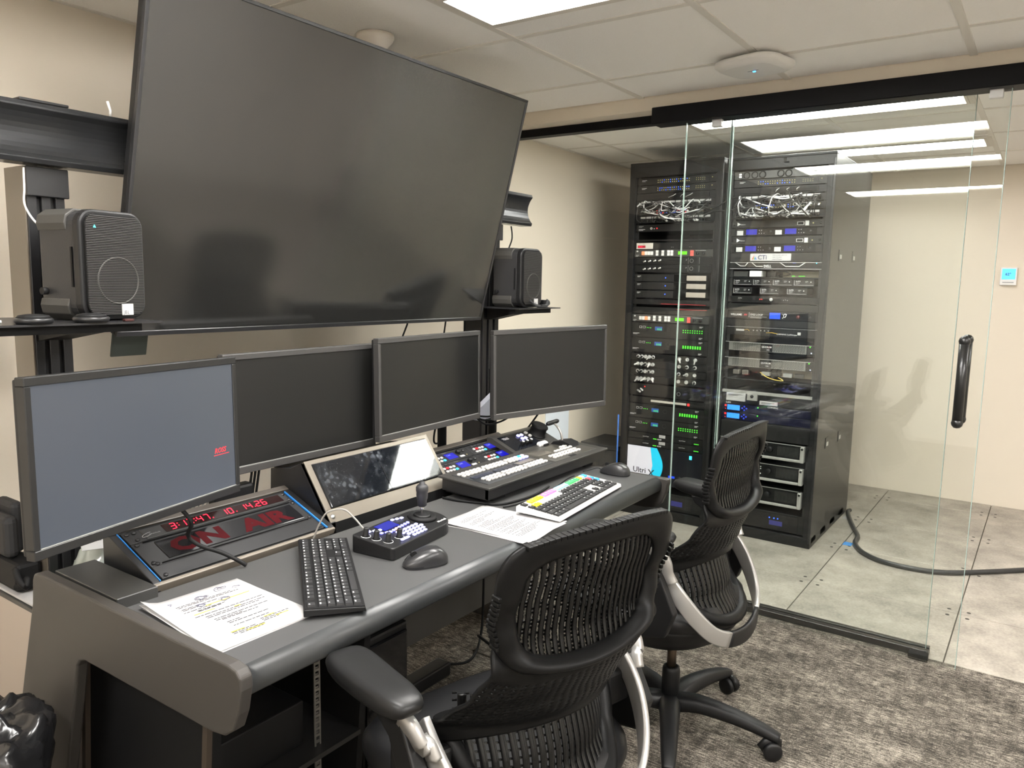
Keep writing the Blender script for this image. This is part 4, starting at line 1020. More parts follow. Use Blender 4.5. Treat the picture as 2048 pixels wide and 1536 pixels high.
def cables(yc, zlo, zhi, n, lab, grp, seed):
    rr = random.Random(seed)
    CB_ = pm('black_patch_cable', (.02, .02, .02), .4); CW = pm('white_patch_cable', (.62, .62, .62), .4)
    for i in range(n):
        ya = yc+.2413-rr.uniform(.03, .45); yb = ya+rr.uniform(-.16, .16); yb = min(max(yb, yc-.21), yc+.21)
        za = rr.choice((zlo+.012, zhi-.02, (zlo+zhi)/2)); zb = rr.uniform(zlo, zhi)
        dr = rr.uniform(.03, .10); sag = rr.uniform(-.03, .015)
        m = CW if rr.random() < .38 else CB_
        P = smooth_path([(DX-.002, ya, za), (DX-dr*.6, ya, za+.004), (DX-dr, (ya*2+yb)/3, (za*2+zb)/3+sag*.5), (DX-dr, (ya+yb*2)/3, (za+zb*2)/3+sag), (DX-dr*.5, yb, zb+.002), (DX-.002, yb, zb)], 4)
        o = put('patch_cable', B().tube(P, rr.uniform(.0022, .0034), 6), m, label=lab, cat='cable', group=grp)
        if rr.random() < .6:
            d = (P[1]-P[0]).normalized()
            put('plug', B().tube([P[0], P[0]+d*.024], .0055, 6), WHT if rr.random() < .55 else CB_, o)
def brush(label, yc, zt, zb):
    t = dev('brush_panel', label, 'panel', yc, zt, zb)
    rectz(t, .04, .44, .008, .030, BLKM, 'brush', .006)
    for i in range(3): put('cable_tie', B().tube([(.22+i*.05+RR.uniform(-.02, .02), -.008, .012), (.235+i*.05, -.02, .02), (.245+i*.05, -.008, .030)], .002, 6), SILV, t)
    return t
# ---------------- left rack, top to bottom
net_switch('upper network switch at the top of the left rack', Y1, 1.994, 1.952, .25, AMB_L)
net_switch('second network switch from the top of the left rack, many blue lamps', Y1, 1.951, 1.908, .45, AMB_L)
brush('brush cable panel under the two switches of the left rack', Y1, 1.907, 1.866)
patch('upper patch panel of the left rack', Y1, 1.865, 1.824)
t = net_switch('cable-covered network switch between the patch panels of the left rack', Y1, 1.823, 1.780, .6, RED_L)
patch('lower patch panel of the left rack', Y1, 1.779, 1.737)
cables(Y1, 1.735, 1.86, 46, 'patch cord tangled over the patch panels of the left rack', 'patch cords on the left rack', 5)
t = dev('headphone_amplifier', 'slim black unit with a headphone socket in the left rack', 'audio unit', Y1, 1.731, 1.689); small_print(t, .02, .03); small_print(t, .02, .012, .04, TEXTW)
put('headphone_socket', B().lathe([(.007, 0), (.007, .003), (.0035, .003), (.0035, 0)], 14, axis='y'), SILV, t, loc=(.10, 0, .018)); dots(t, [(.135, .018)], RED_L, s_=.003); dots(t, [(.118, .016)], TEXTW)
t = dev('rack_shelf', 'shallow open shelf with a blue slip in the left rack', 'shelf', Y1, 1.645, 1.634, DEV); put('paper_slip', B().box(.33, .37, .02, .10, .0085, .0095), pm('blue_paper', '#8ab0dc', .7), t)
t = dev('rack_timer', 'black panel with a small white red-digit timer in the left rack', 'timer', Y1, 1.628, 1.587)
rectz(t, .012, .115, .003, .037, pm('timer_white', '#cfcbc2', .4), 'timer_face', .006, .001); put('timer_window', B().box(.022, .070, -.0072, -.006, .009, .023), pm('timer_red', (.12, .01, .015), .2, emis='#c01030', es=.6), t); text('00:00', .011, RED, t, (.026, -.0075, .0115), FACE_Y)
text('TCR', .008, pm('green_print', '#3a8a4a', .6), t, (.05, -.0064, .027), FACE_Y)
dots(t, [(.23, .012), (.24, .012), (.34, .012), (.35, .012)], TEXTG, s_=.0014)
def ctl_panel(label, zt, zb, hot):
    t = dev('intercom_panel', label, 'intercom panel', Y1, zt, zb, DEV3)
    for i in range(4): rectz(t, .046+i*.0185, .0625+i*.0185, .010, .031, pm('orange_lit', (.9, .3, .15), .4, emis='#ff7040', es=.7) if i == hot else WHT, 'key_cap', .004, .001)
    for x in (.135, .170, .206, .226):
        for z in (.006, .022): rectz(t, x, x+.016, z, z+.0145, WHT, 'key_cap', .004, .001)
    rectz(t, .272, .325, .012, .030, pm('green_lcd', (.1, .4, .02), .3, emis='#58e010', es=1.1), 'lcd', .002)
    for z in (.004, .020): rectz(t, .345, .365, z, z+.015, pm('red_key', (.7, .12, .1), .4, emis='#ff4030', es=.35), 'key_cap', .004, .001)
    for x in (.390, .425): put('knob', B().lathe([(.0085, 0), (.008, .014), (0, .014)], 14, axis='y'), BLK, t, loc=(x, 0, .018))
    put('grab_bar', B().tube([(.38, 0, .033), (.38, -.012, .034), (.435, -.012, .034), (.435, 0, .033)], .0012, 6), SILV, t)
    rectz(t, .012, .022, .028, .036, WHT, 'badge'); small_print(t, .008, .008, .02, TEXTW)
ctl_panel('upper intercom panel with lit keys and green display in the left rack', 1.586, 1.545, 0)
for zt, lab in ((1.543, 'upper'), (1.499, 'lower')):
    t = dev('audio_breakout', f'{lab} black breakout unit with short plugs in the left rack', 'breakout', Y1, zt, zt-.043)
    for i in range(4): put('plug', B().cyl((.06+i*.032, -.002, .016+i*.002), (.078+i*.032, -.016, .020+i*.002), .0042, n=8), WHT, t)
    put('cord', B().tube(smooth_path([(.17, -.01, .026), (.20, -.02, .02), (.24, -.018, .022), (.28, -.006, .02)], 5), .0025, 6), BLKM, t)
    put('round_mark', B().tube([(.355+.010*math.cos(a), -.001, .022+.010*math.sin(a)) for a in [2*PI*i/16 for i in range(16)]], .0009, 4, closed=True), TEXTG, t); small_print(t, .32, .028, .008, TEXTG)
    rectz(t, .335, .3362, .005, .04, TEXTG, 'seam', .0006); rectz(t, .40, .4012, .005, .04, TEXTG, 'seam', .0006)
for k, (zt, lab) in enumerate(((1.446, 'top'), (1.400, 'middle'), (1.352, 'bottom'))):
    t = dev('tuner_box', f'{lab} of three half-width grey boxes with a blue lamp in the left rack', 'tuner', Y1, zt, zt-.043, DEV2, .25, .24, .012, 'grey tuner boxes')
    small_print(t, .012, .030, .022, TEXTW); dots(t, [(.19, .022)], BLUE_L, s_=.003); rectz(t, .045, .046, .003, .038, BLKM, 'seam', .0008)
    t = dev('wall_plate', f'pale card behind an open slot, {lab} of three in the left rack', 'card', Y1, zt-.006, zt-.036, pm('pale_card', '#a79d93', .7), .02, .115, .330, 'pale cards in the left rack', False)
t = dev('rack_shelf', 'dark shelf with thin red edge lines in the left rack', 'shelf', Y1, 1.30, 1.27, DEV); rectz(t, .18, .45, .004, .006, pm('red_line', '#b03034', .4, emis='#ff2030', es=.3), 'red_edge')
t = dev('rack_shelf', 'dark grey shelf with a red edge above the lower intercom panel', 'shelf', Y1, 1.255, 1.215, DEV2); rectz(t, .28, .46, .030, .032, MATS['red_line'], 'red_edge')
ctl_panel('lower intercom panel with lit keys and green display in the left rack', 1.212, 1.168, 2)
def router(label, zt, zb, split):
    t = dev('video_processor', label, 'video processor', Y1, zt, zb, DEV2); h = t['h']
    rectz(t, 0, .4826, 0, .002, BLKM, 'seam'); rectz(t, .445, .45, .0, h, BLKM, 'seam', .0008)
    for i in range(2): rectz(t, .050+i*.023, .066+i*.023, h*.62, h*.62+.012, SILV, 'port_frame', .001); 
    for i in range(2): rectz(t, .052+i*.023, .064+i*.023, h*.62+.002, h*.62+.010, GLOSS, 'port', .0014)
    dots(t, [(.10, h*.66), (.11, h*.66), (.122, h*.66)], GREEN_L, s_=.002)
    rectz(t, .150, .195, h*.50, h*.76, pm('tiny_lcd', (.02, .05, .12), .3, emis='#2858c0', es=.45), 'lcd', .001); dots(t, [(.165+i*.008, h*z) for i in range(4) for z in (.55, .62)], GREEN_L, s_=.0018)
    if split: dots(t, [(.325+i*.014, h*z) for i in range(9) for z in (.46, .60)], GREEN_L, s_=.0028)
    else: put('meter', B().box(.325, .326, -.001, 0, h*.4, h*.5), GREEN_L, t); [rectz(t, .325+i*.0145, .333+i*.0145, h*.42, h*.62, GREEN_L, 'meter', .0012) for i in range(8)]
    small_print(t, .010, h*.25, .04, TEXTW); small_print(t, .42, h*.86, .022, TEXTW); small_print(t, .42, h*.12, .02, TEXTW)
    put('fan_ring', B().tube([(.235+.012*math.cos(a), -.0008, h*.6+.012*math.sin(a)) for a in [2*PI*i/16 for i in range(16)]], .0007, 4, closed=True), DEV3, t)
router('video processor with dotted green lamps, first under the lower intercom panel', 1.164, 1.076, True)
router('video processor with green bar meters above the connector bay', 1.075, .987, False)
for k in range(4):
    zt = .982-k*.0435
    t = dev('connector_panel', f'connector panel row {["one", "two", "three", "four"][k]} of four crowded with plugs in the left rack', 'connector panel', Y1, zt, zt-.042)
    for i in range(8):
        x = .05+i*.024 if i < 5 else .31+(i-5)*.048
        put('socket', B().lathe([(.011, 0), (.011, .004), (.007, .005), (.005, .002), (0, .002)], 14, axis='y'), SILV, t, loc=(x, 0, .021))
        if RR.random() < .7: put('plug', B().cyl((x, -.003, .021), (x+RR.uniform(-.01, .03), -.05, .012+RR.uniform(-.01, .012)), .006, .004, 8), RR.choice((SILV, WHT, BLK)), t)
t = dev('camera_base_unit', 'black base unit with a red lamp below the connector bay', 'base unit', Y1, .800, .728); dots(t, [(.10, .055)], RED_L, s_=.003); put('plug', B().cyl((.055, -.002, .03), (.085, -.03, .026), .006, n=8), SILV, t); put('plug', B().cyl((.075, -.002, .04), (.10, -.03, .036), .005, n=8), WHT, t)
put('round_mark', B().tube([(.315+.010*math.cos(a), -.001, .03+.010*math.sin(a)) for a in [2*PI*i/16 for i in range(16)]], .0012, 4, closed=True), TEXTG, t)
t = dev('drawer_unit', 'black drawer with a pale strip and red tab in the left rack', 'drawer', Y1, .722, .682); rectz(t, .145, .365, .014, .026, pm('pale_strip', '#bdb9b0', .5), 'label_strip', .006); rectz(t, .372, .384, .012, .026, RED_L, 'lamp', .002)
router('video processor with green bar meters below the drawer', .680, .594, False)
router('video processor with dotted green lamps above the thin modules', .593, .508, True)
for zt, lab in ((.507, 'upper'), (.466, 'lower')):
    t = dev('output_module', f'{lab} of two thin black modules with small white labels in the left rack', 'module', Y1, zt, zt-.040)
    tx(t, 'openGear', .010, .10, .014, TEXTW); tx(t, 'openGear', .010, .33, .016, TEXTW); rectz(t, .205, .245, .018, .036, PAPER, 'label', .001); tx(t, 'ROSS', .011, .195, .004, TEXTW, shear=.2, bold=.02)
    dots(t, [(.170+i*.006, .008) for i in range(4)], GREEN_L); dots(t, [(.425+i*.006, .010) for i in range(5)], GREEN_L); rectz(t, .27, .271, 0, .039, BLKM, 'seam')
ul = dev('router_frame', 'router frame with a white and teal printed panel at the foot of the left rack', 'router', Y1, .424, .20)
h = ul['h']
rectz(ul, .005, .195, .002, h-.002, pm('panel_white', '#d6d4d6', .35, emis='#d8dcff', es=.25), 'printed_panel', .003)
b = B(); ol = [(.195, .002)] + [(.195+.042*math.sin(PI*i/12), .002+(h-.004)*(i/12)) for i in range(13)] + [(.155, h-.002), (.172, h*.5), (.150, .002)]
b.prism([(x, z) for x, z in ol[1:]], -.0034, -.001, 'y'); put('teal_arc', b, pm('teal_glow', '#20b8d0', .3, emis='#18b0e8', es=.5), ul)
tx(ul, 'Ultri', .046, .045, .060, INK, bold=.012).location.y = -.0036; tx(ul, 'X', .060, .143, .045, INK, bold=.012).location.y = -.0038
rectz(ul, .245, .478, .002, h-.002, pm('navy_panel', '#10131c', .3), 'door_panel', .003); rectz(ul, .275, .315, .055, .068, pm('blue_mark', '#1846d0', .4, emis='#1040ff', es=.5), 'blue_tag', .004); rectz(ul, .40, .415, h-.04, h-.018, CYAN_L, 'lamp', .004)
put('door_lock', B().lathe([(.012, 0), (.011, .004), (0, .004)], 16, axis='y'), BLK, ul, loc=(.345, -.003, .06))
t = dev('power_unit', 'black power unit with a dim purple display at the bottom of the left rack', 'power unit', Y1, .160, .060, DEV2); rectz(t, .27, .43, .015, .085, GLOSS, 'window'); rectz(t, .30, .37, .030, .060, pm('purple_lcd', (.03, .03, .08), .3, emis='#3030a0', es=.3), 'lcd', .002); dots(t, [(.30, .072)], BLUE_L, s_=.003); dots(t, [(.315+i*.012, .072) for i in range(3)], TEXTG)
# ---------------- right rack
t = dev('fan_panel', 'grey ventilation panel with a row of round fans at the top of the right rack', 'fan panel', Y2, 1.994, 1.953, DEV3, w=.40); h = t['h']
for x in (.065, .108, .150, .245, .285): put('fan_ring', B().tube([(x+.016*math.cos(a), -.002, h/2+.016*math.sin(a)) for a in [2*PI*i/18 for i in range(18)]], .0028, 6, closed=True), BLKM, t)
rectz(t, .022, .042, .006, .034, GLOSS, 'switch_plate', .002); put('switch_keys', B().box(.0245, .0395, -.0035, -.002, .008, .018).box(.0245, .0395, -.0035, -.002, .021, .031), WHT, t)
net_switch('network switch under the fan panel of the right rack', Y2, 1.951, 1.910, .3, AMB_L, DEV2)
brush('brush cable panel in the right rack', Y2, 1.908, 1.868)
patch('upper patch panel of the right rack', Y2, 1.866, 1.828)
t = net_switch('cable-covered network switch of the right rack with open ports', Y2, 1.826, 1.786, .5, AMB_L)
for i in range(6): rectz(t, .32+i*.018, .334+i*.018, .018, .034, SILV, 'port_frame', .0008); rectz(t, .322+i*.018, .332+i*.018, .020, .032, GLOSS, 'port', .0014)
patch('lower patch panel of the right rack', Y2, 1.784, 1.744)
cables(Y2, 1.742, 1.865, 56, 'patch cord tangled over the patch panels of the right rack', 'patch cords on the right rack', 9)
# two cables between racks
for k, (z0, z1) in enumerate(((1.80, 1.85), (1.785, 1.79))):
    put('crossover_cable', B().tube(smooth_path([(DX-.03, .80, z0-.02), (DX-.05, .74, z0), (DX-.05, .69, (z0+z1)/2), (DX-.05, .64, z1), (DX-.03, .58, z1+.01)], 5), .0035, 6), BLKM, label=f'{"upper" if k == 0 else "lower"} black cable crossing from the left rack to the right rack', cat='cable')
def rx_pair(z1t, z1b, z2t, z2b, lab):
    t = dev('switcher_unit', f'{lab} plain grey unit with a white triangle logo in the right rack', 'switcher unit', Y2, z1t, z1b, DEV2); h = t['h']
    put('logo', B().prism([(.030, h*.28), (.030, h*.80), (.048, h*.54)], -.0015, 0, 'y'), TEXTW, t); tx(t, 'Extron', .009, .050, h*.42, TEXTW); put('thumb_screw', B().lathe([(.006, 0), (.005, .006), (0, .006)], 12, axis='y'), BLK, t, loc=(.014, 0, h/2)); put('thumb_screw', B().lathe([(.006, 0), (.005, .006), (0, .006)], 12, axis='y'), BLK, t, loc=(.462, 0, h/2))
    rectz(t, .345, .380, .010, .026, SILV, 'slot_frame', .001); rectz(t, .348, .377, .012, .024, GLOSS, 'slot', .0014); rectz(t, .388, .405, .006, .030, SILV, 'usb_plug', .01); dots(t, [(.425, .018)], AMB_L, s_=.003)
    t = dev('wireless_receiver', f'{lab} twin wireless receiver with blue displays in the right rack', 'receiver', Y2, z2t, z2b); h = t['h']
    rectz(t, .02, .445, .001, h-.001, GLOSS, 'front_inlay', .0012)
    for x in (.03, .235):
        rectz(t, x, x+.034, .004, .028, PAPER, 'label', .002); rectz(t, x+.050, x+.108, .006, .034, LCDB, 'lcd', .002); tx(t, '470.100', .009, x+.053, .021, emat('lcd_bright', '#6a80ff', 1.5)); tx(t, '-- 12', .009, x+.057, .009, MATS['lcd_bright'])
        dots(t, [(x+.120+i*.013, .012) for i in range(3)] + [(x+.120+i*.012, .028) for i in range(2)], TEXTG); put('dial', B().lathe([(.006, 0), (.0055, .006), (0, .006)], 12, axis='y'), DRK, t, loc=(x+.180, -.001, .020))
rx_pair(1.735, 1.696, 1.694, 1.654, 'upper'); rx_pair(1.651, 1.609, 1.607, 1.566, 'lower')
t = dev('blank_rack_unit', 'blank panel with a white service sticker in the right rack', 'panel', Y2, 1.564, 1.519, DEV2); h = t['h']
put('sticker', B().prism(rrect(.215, .038, .004, 3, .217, h/2), -.0012, 0, 'y'), PAPER, t)
for k, c in enumerate(('#e0462c', '#2f9a58', '#2c64c0')): put('logo_mark', B().prism([(.118+k*.009, .009), (.130, .034) if k == 0 else (.127+k*.004, .026), (.126+k*.010, .009)], -.0018, -.0012, 'y'), pm('mark%d' % k, c, .5), t)
tx(t, 'CTi', .032, .150, .010, pm('navy_print', '#2a2a50', .5), bold=.02); tx(t, 'FOR LOCAL SERVICE', .0082, .228, .029, INK); tx(t, '(800) 755-3000', .0078, .228, .0185, INK); tx(t, 'www.CTi.com', .0085, .228, .0075, INK, bold=.02)
rectz(t, .025, .070, .012, .022, BLKM, 'name_tag', .001)
t = dev('server', 'dark server with silver zigzag trim and lettering in the right rack', 'server', Y2, 1.516, 1.477, DEV); h = t['h']
for s_ in (0, 1):
    z_ = lambda q: q*h
    P = [(.03, z_(.95)), (.06, z_(.45)), (.085, z_(.45)), (.10, z_(.95))] if s_ == 0 else [(.27, z_(.95)), (.30, z_(.40)), (.37, z_(.40)), (.40, z_(.95))]
    put('zigzag_trim', B().tube([(x, -.003, z) for x, z in P], .0022, 6), SILV, t)
put('zigzag_trim', B().tube([(.12, -.003, h*.95), (.145, -.003, h*.4), (.18, -.003, h*.4)], .0022, 6), SILV, t); put('edge_strip', B().box(.001, .4816, -.006, -.003, h-.003, h-.001).box(.001, .4816, -.006, -.003, .001, .003), SILV, t)
tx(t, 'DELL', .018, .185, .010, TEXTW, bold=.02); dots(t, [(.455, .032)], CYAN_L); tx(t, '0000', .008, .335, .030, emat('lcd_b2', '#5a70ff', 1.))
t = dev('converter_shelf', 'open shelf of small converters with a green lamp in the right rack', 'shelf', Y2, 1.437, 1.430, DEV)
put('converter', B().box(.11, .175, .0, .08, .007, .038, .002), WHT, t); put('converter', B().box(.02, .10, .01, .09, .007, .036, .002), DEV3, t); put('converter', B().box(.20, .245, .02, .09, .007, .036, .002), BLK, t); put('back_board', B().box(.26, .455, .10, .105, .007, .038), pm('board_beige', '#b7a994', .6), t)
put('lamp', B().box(.335, .35, .0, .004, .010, .014).box(.37, .40, .0, .004, .010, .014), GREEN_L, t); put('cord', B().tube(smooth_path([(.25, .01, .03), (.30, -.01, .034), (.33, .0, .024), (.30, .01, .014), (.26, .02, .012)], 6), .003, 6), BLKM, t)
def small_row(n, zt, xs_, lab):
    for k, x in enumerate(xs_):
        t = dev('encoder_box', f'{["first", "second", "third", "fourth"][k]} from the left in the {lab} row of small black boxes in the right rack', 'encoder', Y2, zt, zt-.038, DEV, .12, .105, x, 'small encoder boxes in the right rack', False)
        put('outline', B().box(.004, .101, -.0014, 0, .0045, .006).box(.004, .0055, -.0014, 0, .006, .030), SILV, t); tx(t, 'Q-SYS', .009, .012, .022, TEXTW, bold=.02); small_print(t, .012, .015, .02, TEXTG); dots(t, [(.088, .022)], TEXTW); small_print(t, .06, .024, .015, TEXTG)
small_row(4, 1.428, (.024, .130, .236, .345), 'upper'); small_row(3, 1.382, (.024, .170, .312), 'lower')
t = dev('audio_dock', 'black unit with a round silver button in the right rack', 'audio unit', Y2, 1.334, 1.297); put('round_button', B().lathe([(.009, 0), (.0085, .005), (.006, .006), (0, .006)], 18, axis='y'), SILV, t, loc=(.235, 0, .020)); dots(t, [(.175, .020), (.185, .020)], RED_L); tx(t, 'studio', .009, .055, .022, TEXTW); dots(t, [(.30, .018), (.31, .02), (.32, .018)], TEXTG)
dev('blank_rack_unit', 'plain dark blank panel above the loop amplifier in the right rack', 'panel', Y2, 1.294, 1.256, DEV2)
t = dev('loop_amplifier', 'hearing loop amplifier with a bright blue screen in the right rack', 'amplifier', Y2, 1.254, 1.209); tx(t, 'WILLIAMS', .014, .02, .018, TEXTW, bold=.02); tx(t, 'AV', .014, .094, .018, pm('red_print', '#d83040', .5), bold=.02); rectz(t, .121, .1222, .010, .036, TEXTW, 'divider'); tx(t, 'DIGI LOOP', .014, .128, .020, TEXTW); small_print(t, .128, .012, .09, TEXTG)
rectz(t, .232, .288, .006, .038, pm('blue_screen', (.02, .05, .4), .3, emis='#1048ff', es=1.2), 'lcd', .002); put('ear_symbol', B().tube([(.300, -.002, .010), (.308, -.002, .018), (.305, -.002, .026), (.312, -.002, .034), (.320, -.002, .032), (.318, -.002, .022), (.312, -.002, .014)], .0022, 6).box(.300, .303, -.002, 0, .030, .033), TEXTW, t)
put('knob', B().lathe([(.010, 0), (.009, .012), (0, .012)], 16, axis='y'), pm('dark_red_knob', '#4a1c1c', .4), t, loc=(.382, 0, .020)); put('knob', B().lathe([(.007, 0), (.006, .010), (0, .010)], 14, axis='y'), BLK, t, loc=(.440, 0, .020))
dev('blank_rack_unit', 'plain dark blank panel below the loop amplifier in the right rack', 'panel', Y2, 1.207, 1.170, DEV2)
t = dev('fibre_tray', 'clear-fronted fibre tray with yellow fibres in the right rack', 'fibre tray', Y2, 1.167, 1.121); put('silver_edge', B().box(0, .4826, -.006, -.002, .0435, .0445), SILV, t); rectz(t, .055, .10, .022, .032, PAPER, 'label', .002); put('fibre', B().tube([(.10, -.004, .028), (.12, -.006, .032), (.13, -.004, .024)], .0012, 5).tube([(.22, -.003, .018), (.25, -.005, .02), (.28, -.003, .016)], .0012, 5), pm('yellow_fibre', '#d8b040', .5), t); tx(t, 'CORNING | LANscape', .011, .275, .010, TEXTW); dots(t, [(.15+i*.02, .028) for i in range(5)], TEXTG, s_=.003); put('clip', B().box(.385, .40, -.008, 0, .014, .028, .001, 1), SILV, t)
def perf(label, zt, zb):
    t = dev('storage_server', label, 'server', Y2, zt, zb, DEV); h = t['h']
    b = B(); nx = 62; nz = 6
    for i in range(nx):
        for j in range(nz):
            x = .045+i*.0062; z = .006+j*(h-.012)/nz+(.0032 if i % 2 else 0)
            if .195 < x < .258: continue
            b.cyl((x, -.0012, z+.002), (x, -.0002, z+.002), .0022, n=6, cap=True)
    put('grille_plate', B().box(.02, .435, -.0006, .001, .002, h-.002), pm('grille_silver', '#8b8b88', .35, .5), t)
    put('grille_holes', b, BLKM, t, kind='stuff'); rectz(t, .195, .258, .004, h-.004, BLKM, 'name_plate', .003); text('QUORUM', .012, TEXTW, t, (.201, -.0034, h*.5), FACE_Y, bold=.02); text('DISK', .008, TEXTW, t, (.228, -.0034, h*.22), FACE_Y)
    dots(t, [(.452, h*.85)], GREEN_L, s_=.003); dots(t, [(.460, h*.2)], WHITE_L, s_=.003); put('edge_strip', B().box(.001, .46, -.006, -.002, h-.002, h), SILV, t)
perf('upper perforated silver server with a black name plate', 1.084, 1.034); perf('lower perforated silver server with a black name plate', .998, .946)
t = dev('cable_shelf', 'open shelf with metal connectors and a coiled yellow lead in the right rack', 'shelf', Y2, .882, .874, DEV2)
for x in (.05, .10): put('connector', B().box(x, x+.035, .0, .03, .03, .055, .003), ALU, t); 
for i in range(4): put('adapter_block', B().box(.20+i*.058, .246+i*.058, .02, .05, .030, .052, .003), DEV3 if i % 2 else SILV, t)
put('yellow_lead', B().tube(smooth_path([(.20, .0, .05), (.24, -.02, .03), (.29, -.03, .018), (.33, -.02, .016), (.30, -.01, .03)], 6), .0022, 6), pm('yellow_lead', '#c8b050', .5), t); put('back_board', B().box(.28, .46, .12, .125, .02, .060), MATS['board_beige'], t)
t = dev('fibre_housing', 'grey fibre housing with white address labels in the right rack', 'fibre housing', Y2, .818, .742, DEV); rectz(t, 0, .4826, .058, .074, pm('housing_grey', '#8f8e8a', .45), 'top_rail', .01); rectz(t, .025, .130, .034, .058, PAPER, 'label', .012); rectz(t, .025, .130, .014, .033, PAPER, 'label', .013); rectz(t, .140, .195, .024, .066, MATS['housing_grey'], 'lock_plate', .012)
put('lock', B().lathe([(.009, 0), (.009, .003), (0, .003)], 18, axis='y'), BLKM, t, loc=(.167, -.012, .046)); rectz(t, .21, .305, .006, .026, PAPER, 'label', .012); tx(t, 'CORNING', .012, .255, -.008, TEXTW).location.y = -.012; tx(t, 'LAN', .014, .025, -.002, TEXTW, bold=.02).location.y = -.013; small_print(t, .035, .048, .08, INK).location.y = -.0125; small_print(t, .22, .018, .07, INK).location.y = -.0125
for k, (zt, lab) in enumerate(((.738, 'upper'), (.692, 'lower'))):
    t = dev('wireless_transmitter', f'{lab} of two units with bright blue screens and a red lamp in the right rack', 'transmitter', Y2, zt, zt-.044, pm('navy_face', '#0c0e26', .35))
    rectz(t, .030, .100, .008, .036, pm('sky_screen', (.05, .2, .5), .3, emis='#1878ff', es=1.5), 'lcd', .002); tx(t, 'CH 1 LIVE', .009, .034, .025, emat('lcd_c', '#bfe4ff', 1.6)); dots(t, [(.020, .030)], RED_L, s_=.005); dots(t, [(.020, .012)], RED_L, s_=.002)
    for (dx, dz) in ((-.012, 0), (.012, 0), (0, .010), (0, -.010)): put('arrow_key', B().lathe([(.005, 0), (.0045, .003), (0, .003)], 8, axis='y'), pm('blue_key', (.02, .03, .2), .4, emis='#2040ff', es=.6), t, loc=(.125+dx, 0, .022+dz))
    dots(t, [(.20, .034)], GREEN_L, s_=.003)
dev('blank_rack_unit', 'plain dark panel hidden behind the far chair back in the right rack', 'panel', Y2, .645, .556, DEV2)
def amp(label, zt, zb):
    t = dev('power_amplifier', label, 'amplifier', Y2, zt, zb, DEV, depth=.5); h = t['h']
    put('handle_bar', B().box(.0, .445, -.03, -.018, -.004, .010, .003, 2), pm('handle_silver', '#a9a8a4', .35, .3), t); put('top_trim', B().box(.0, .445, -.006, -.001, h-.003, h), MATS['handle_silver'], t)
    put('rack_handle', B().box(.445, .465, -.034, -.0, -.004, h, .004, 2), MATS['handle_silver'], t); put('rack_handle', B().box(.012, .030, -.034, -.0, -.004, h, .004, 2), MATS['handle_silver'], t)
    for x in (.455, .021): put('bolt', B().cyl((x, -.036, h-.012), (x, -.034, h-.012), .006, n=10), BLKM, t)
    for x in (.19, .28): put('knob', B().lathe([(.015, 0), (.014, .012), (.012, .014), (0, .014)], 20, axis='y'), BLK, t, loc=(x, 0, h*.55))
    b = B()
    for i in range(16): b.box(.32+i*.007, .3225+i*.007, -.001, .0, .015, h-.015)
    put('vent_slots', b, DEV3, t, kind='stuff'); dots(t, [(.235, h*.75), (.235, h*.62), (.235, h*.3)], TEXTW, s_=.0028)
amp('topmost of three power amplifiers with silver bars', .549, .465); amp('middle of three power amplifiers with silver bars', .428, .342); amp('lowest of three power amplifiers with silver bars', .300, .212)
t = dev('backup_power', 'black backup power unit with a dim display at the bottom of the right rack', 'power unit', Y2, .165, .062, DEV2, .6); rectz(t, .02, .45, .004, .092, GLOSS, 'front_door', .004); rectz(t, .30, .37, .030, .055, MATS['purple_lcd'], 'lcd', .006); b = B()
for x in (.30, .325, .345): b.box(x-.003, x+.003, -.007, -.004, .066, .072)
put('led', b, BLUE_L, t, kind='stuff')
del_h()

# ================================================================ OFFICE CHAIRS
CHB = pm('chair_elastomer', (.005, .005, .005), .40, spec=.16); CHN = pm('chair_net', (.005, .005, .005), .24, spec=.40); CHS = pm('chair_seat_vinyl', (.007, .007, .0075), .42, spec=.35, bump=(700, .12)); CHG = pm('chair_shell', (.006, .006, .0063), .45, spec=.35); CHL = pm('chair_silver', (.42, .41, .39), .33, .6)
OUT_R = [(0, .986), (.10, .985), (.172, .979), (.207, .953), (.215, .90), (.210, .85), (.198, .797), (.168, .759), (.11, .740), (0, .731)]
INN_R = [(0, .944), (.085, .943), (.132, .935), (.158, .914), (.165, .88), (.162, .845), (.154, .805), (.128, .775), (.07, .760), (0, .755)]
def loop_pts(Rr, n):
    P = [(x, 0, z) for x, z in Rr] + [(-x, 0, z) for x, z in Rr[-2:0:-1]]
    return [(p.x, p.z) for p in smooth_path(P, n, True)]
YC = [(.36, -.20), (.42, -.185), (.52, -.160), (.61, -.152), (.66, -.170), (.72, -.188), (.76, -.196), (.80, -.176), (.84, -.174), (.90, -.188), (1.0, -.196)]
KC = [(.56, .118), (.60, .105), (.64, .080), (.70, .052), (.76, .034), (.82, .018), (.90, .012), (1.0, .010)]
def yS(x, z): return tabl(YC, z)+tabl(KC, z)*(x/.21)**2
def yNet(x, z): return tabl([(.74, -.180), (.80, -.168), (.85, -.172), (.92, -.184), (1., -.19)], z)+.02*(x/.2)**2
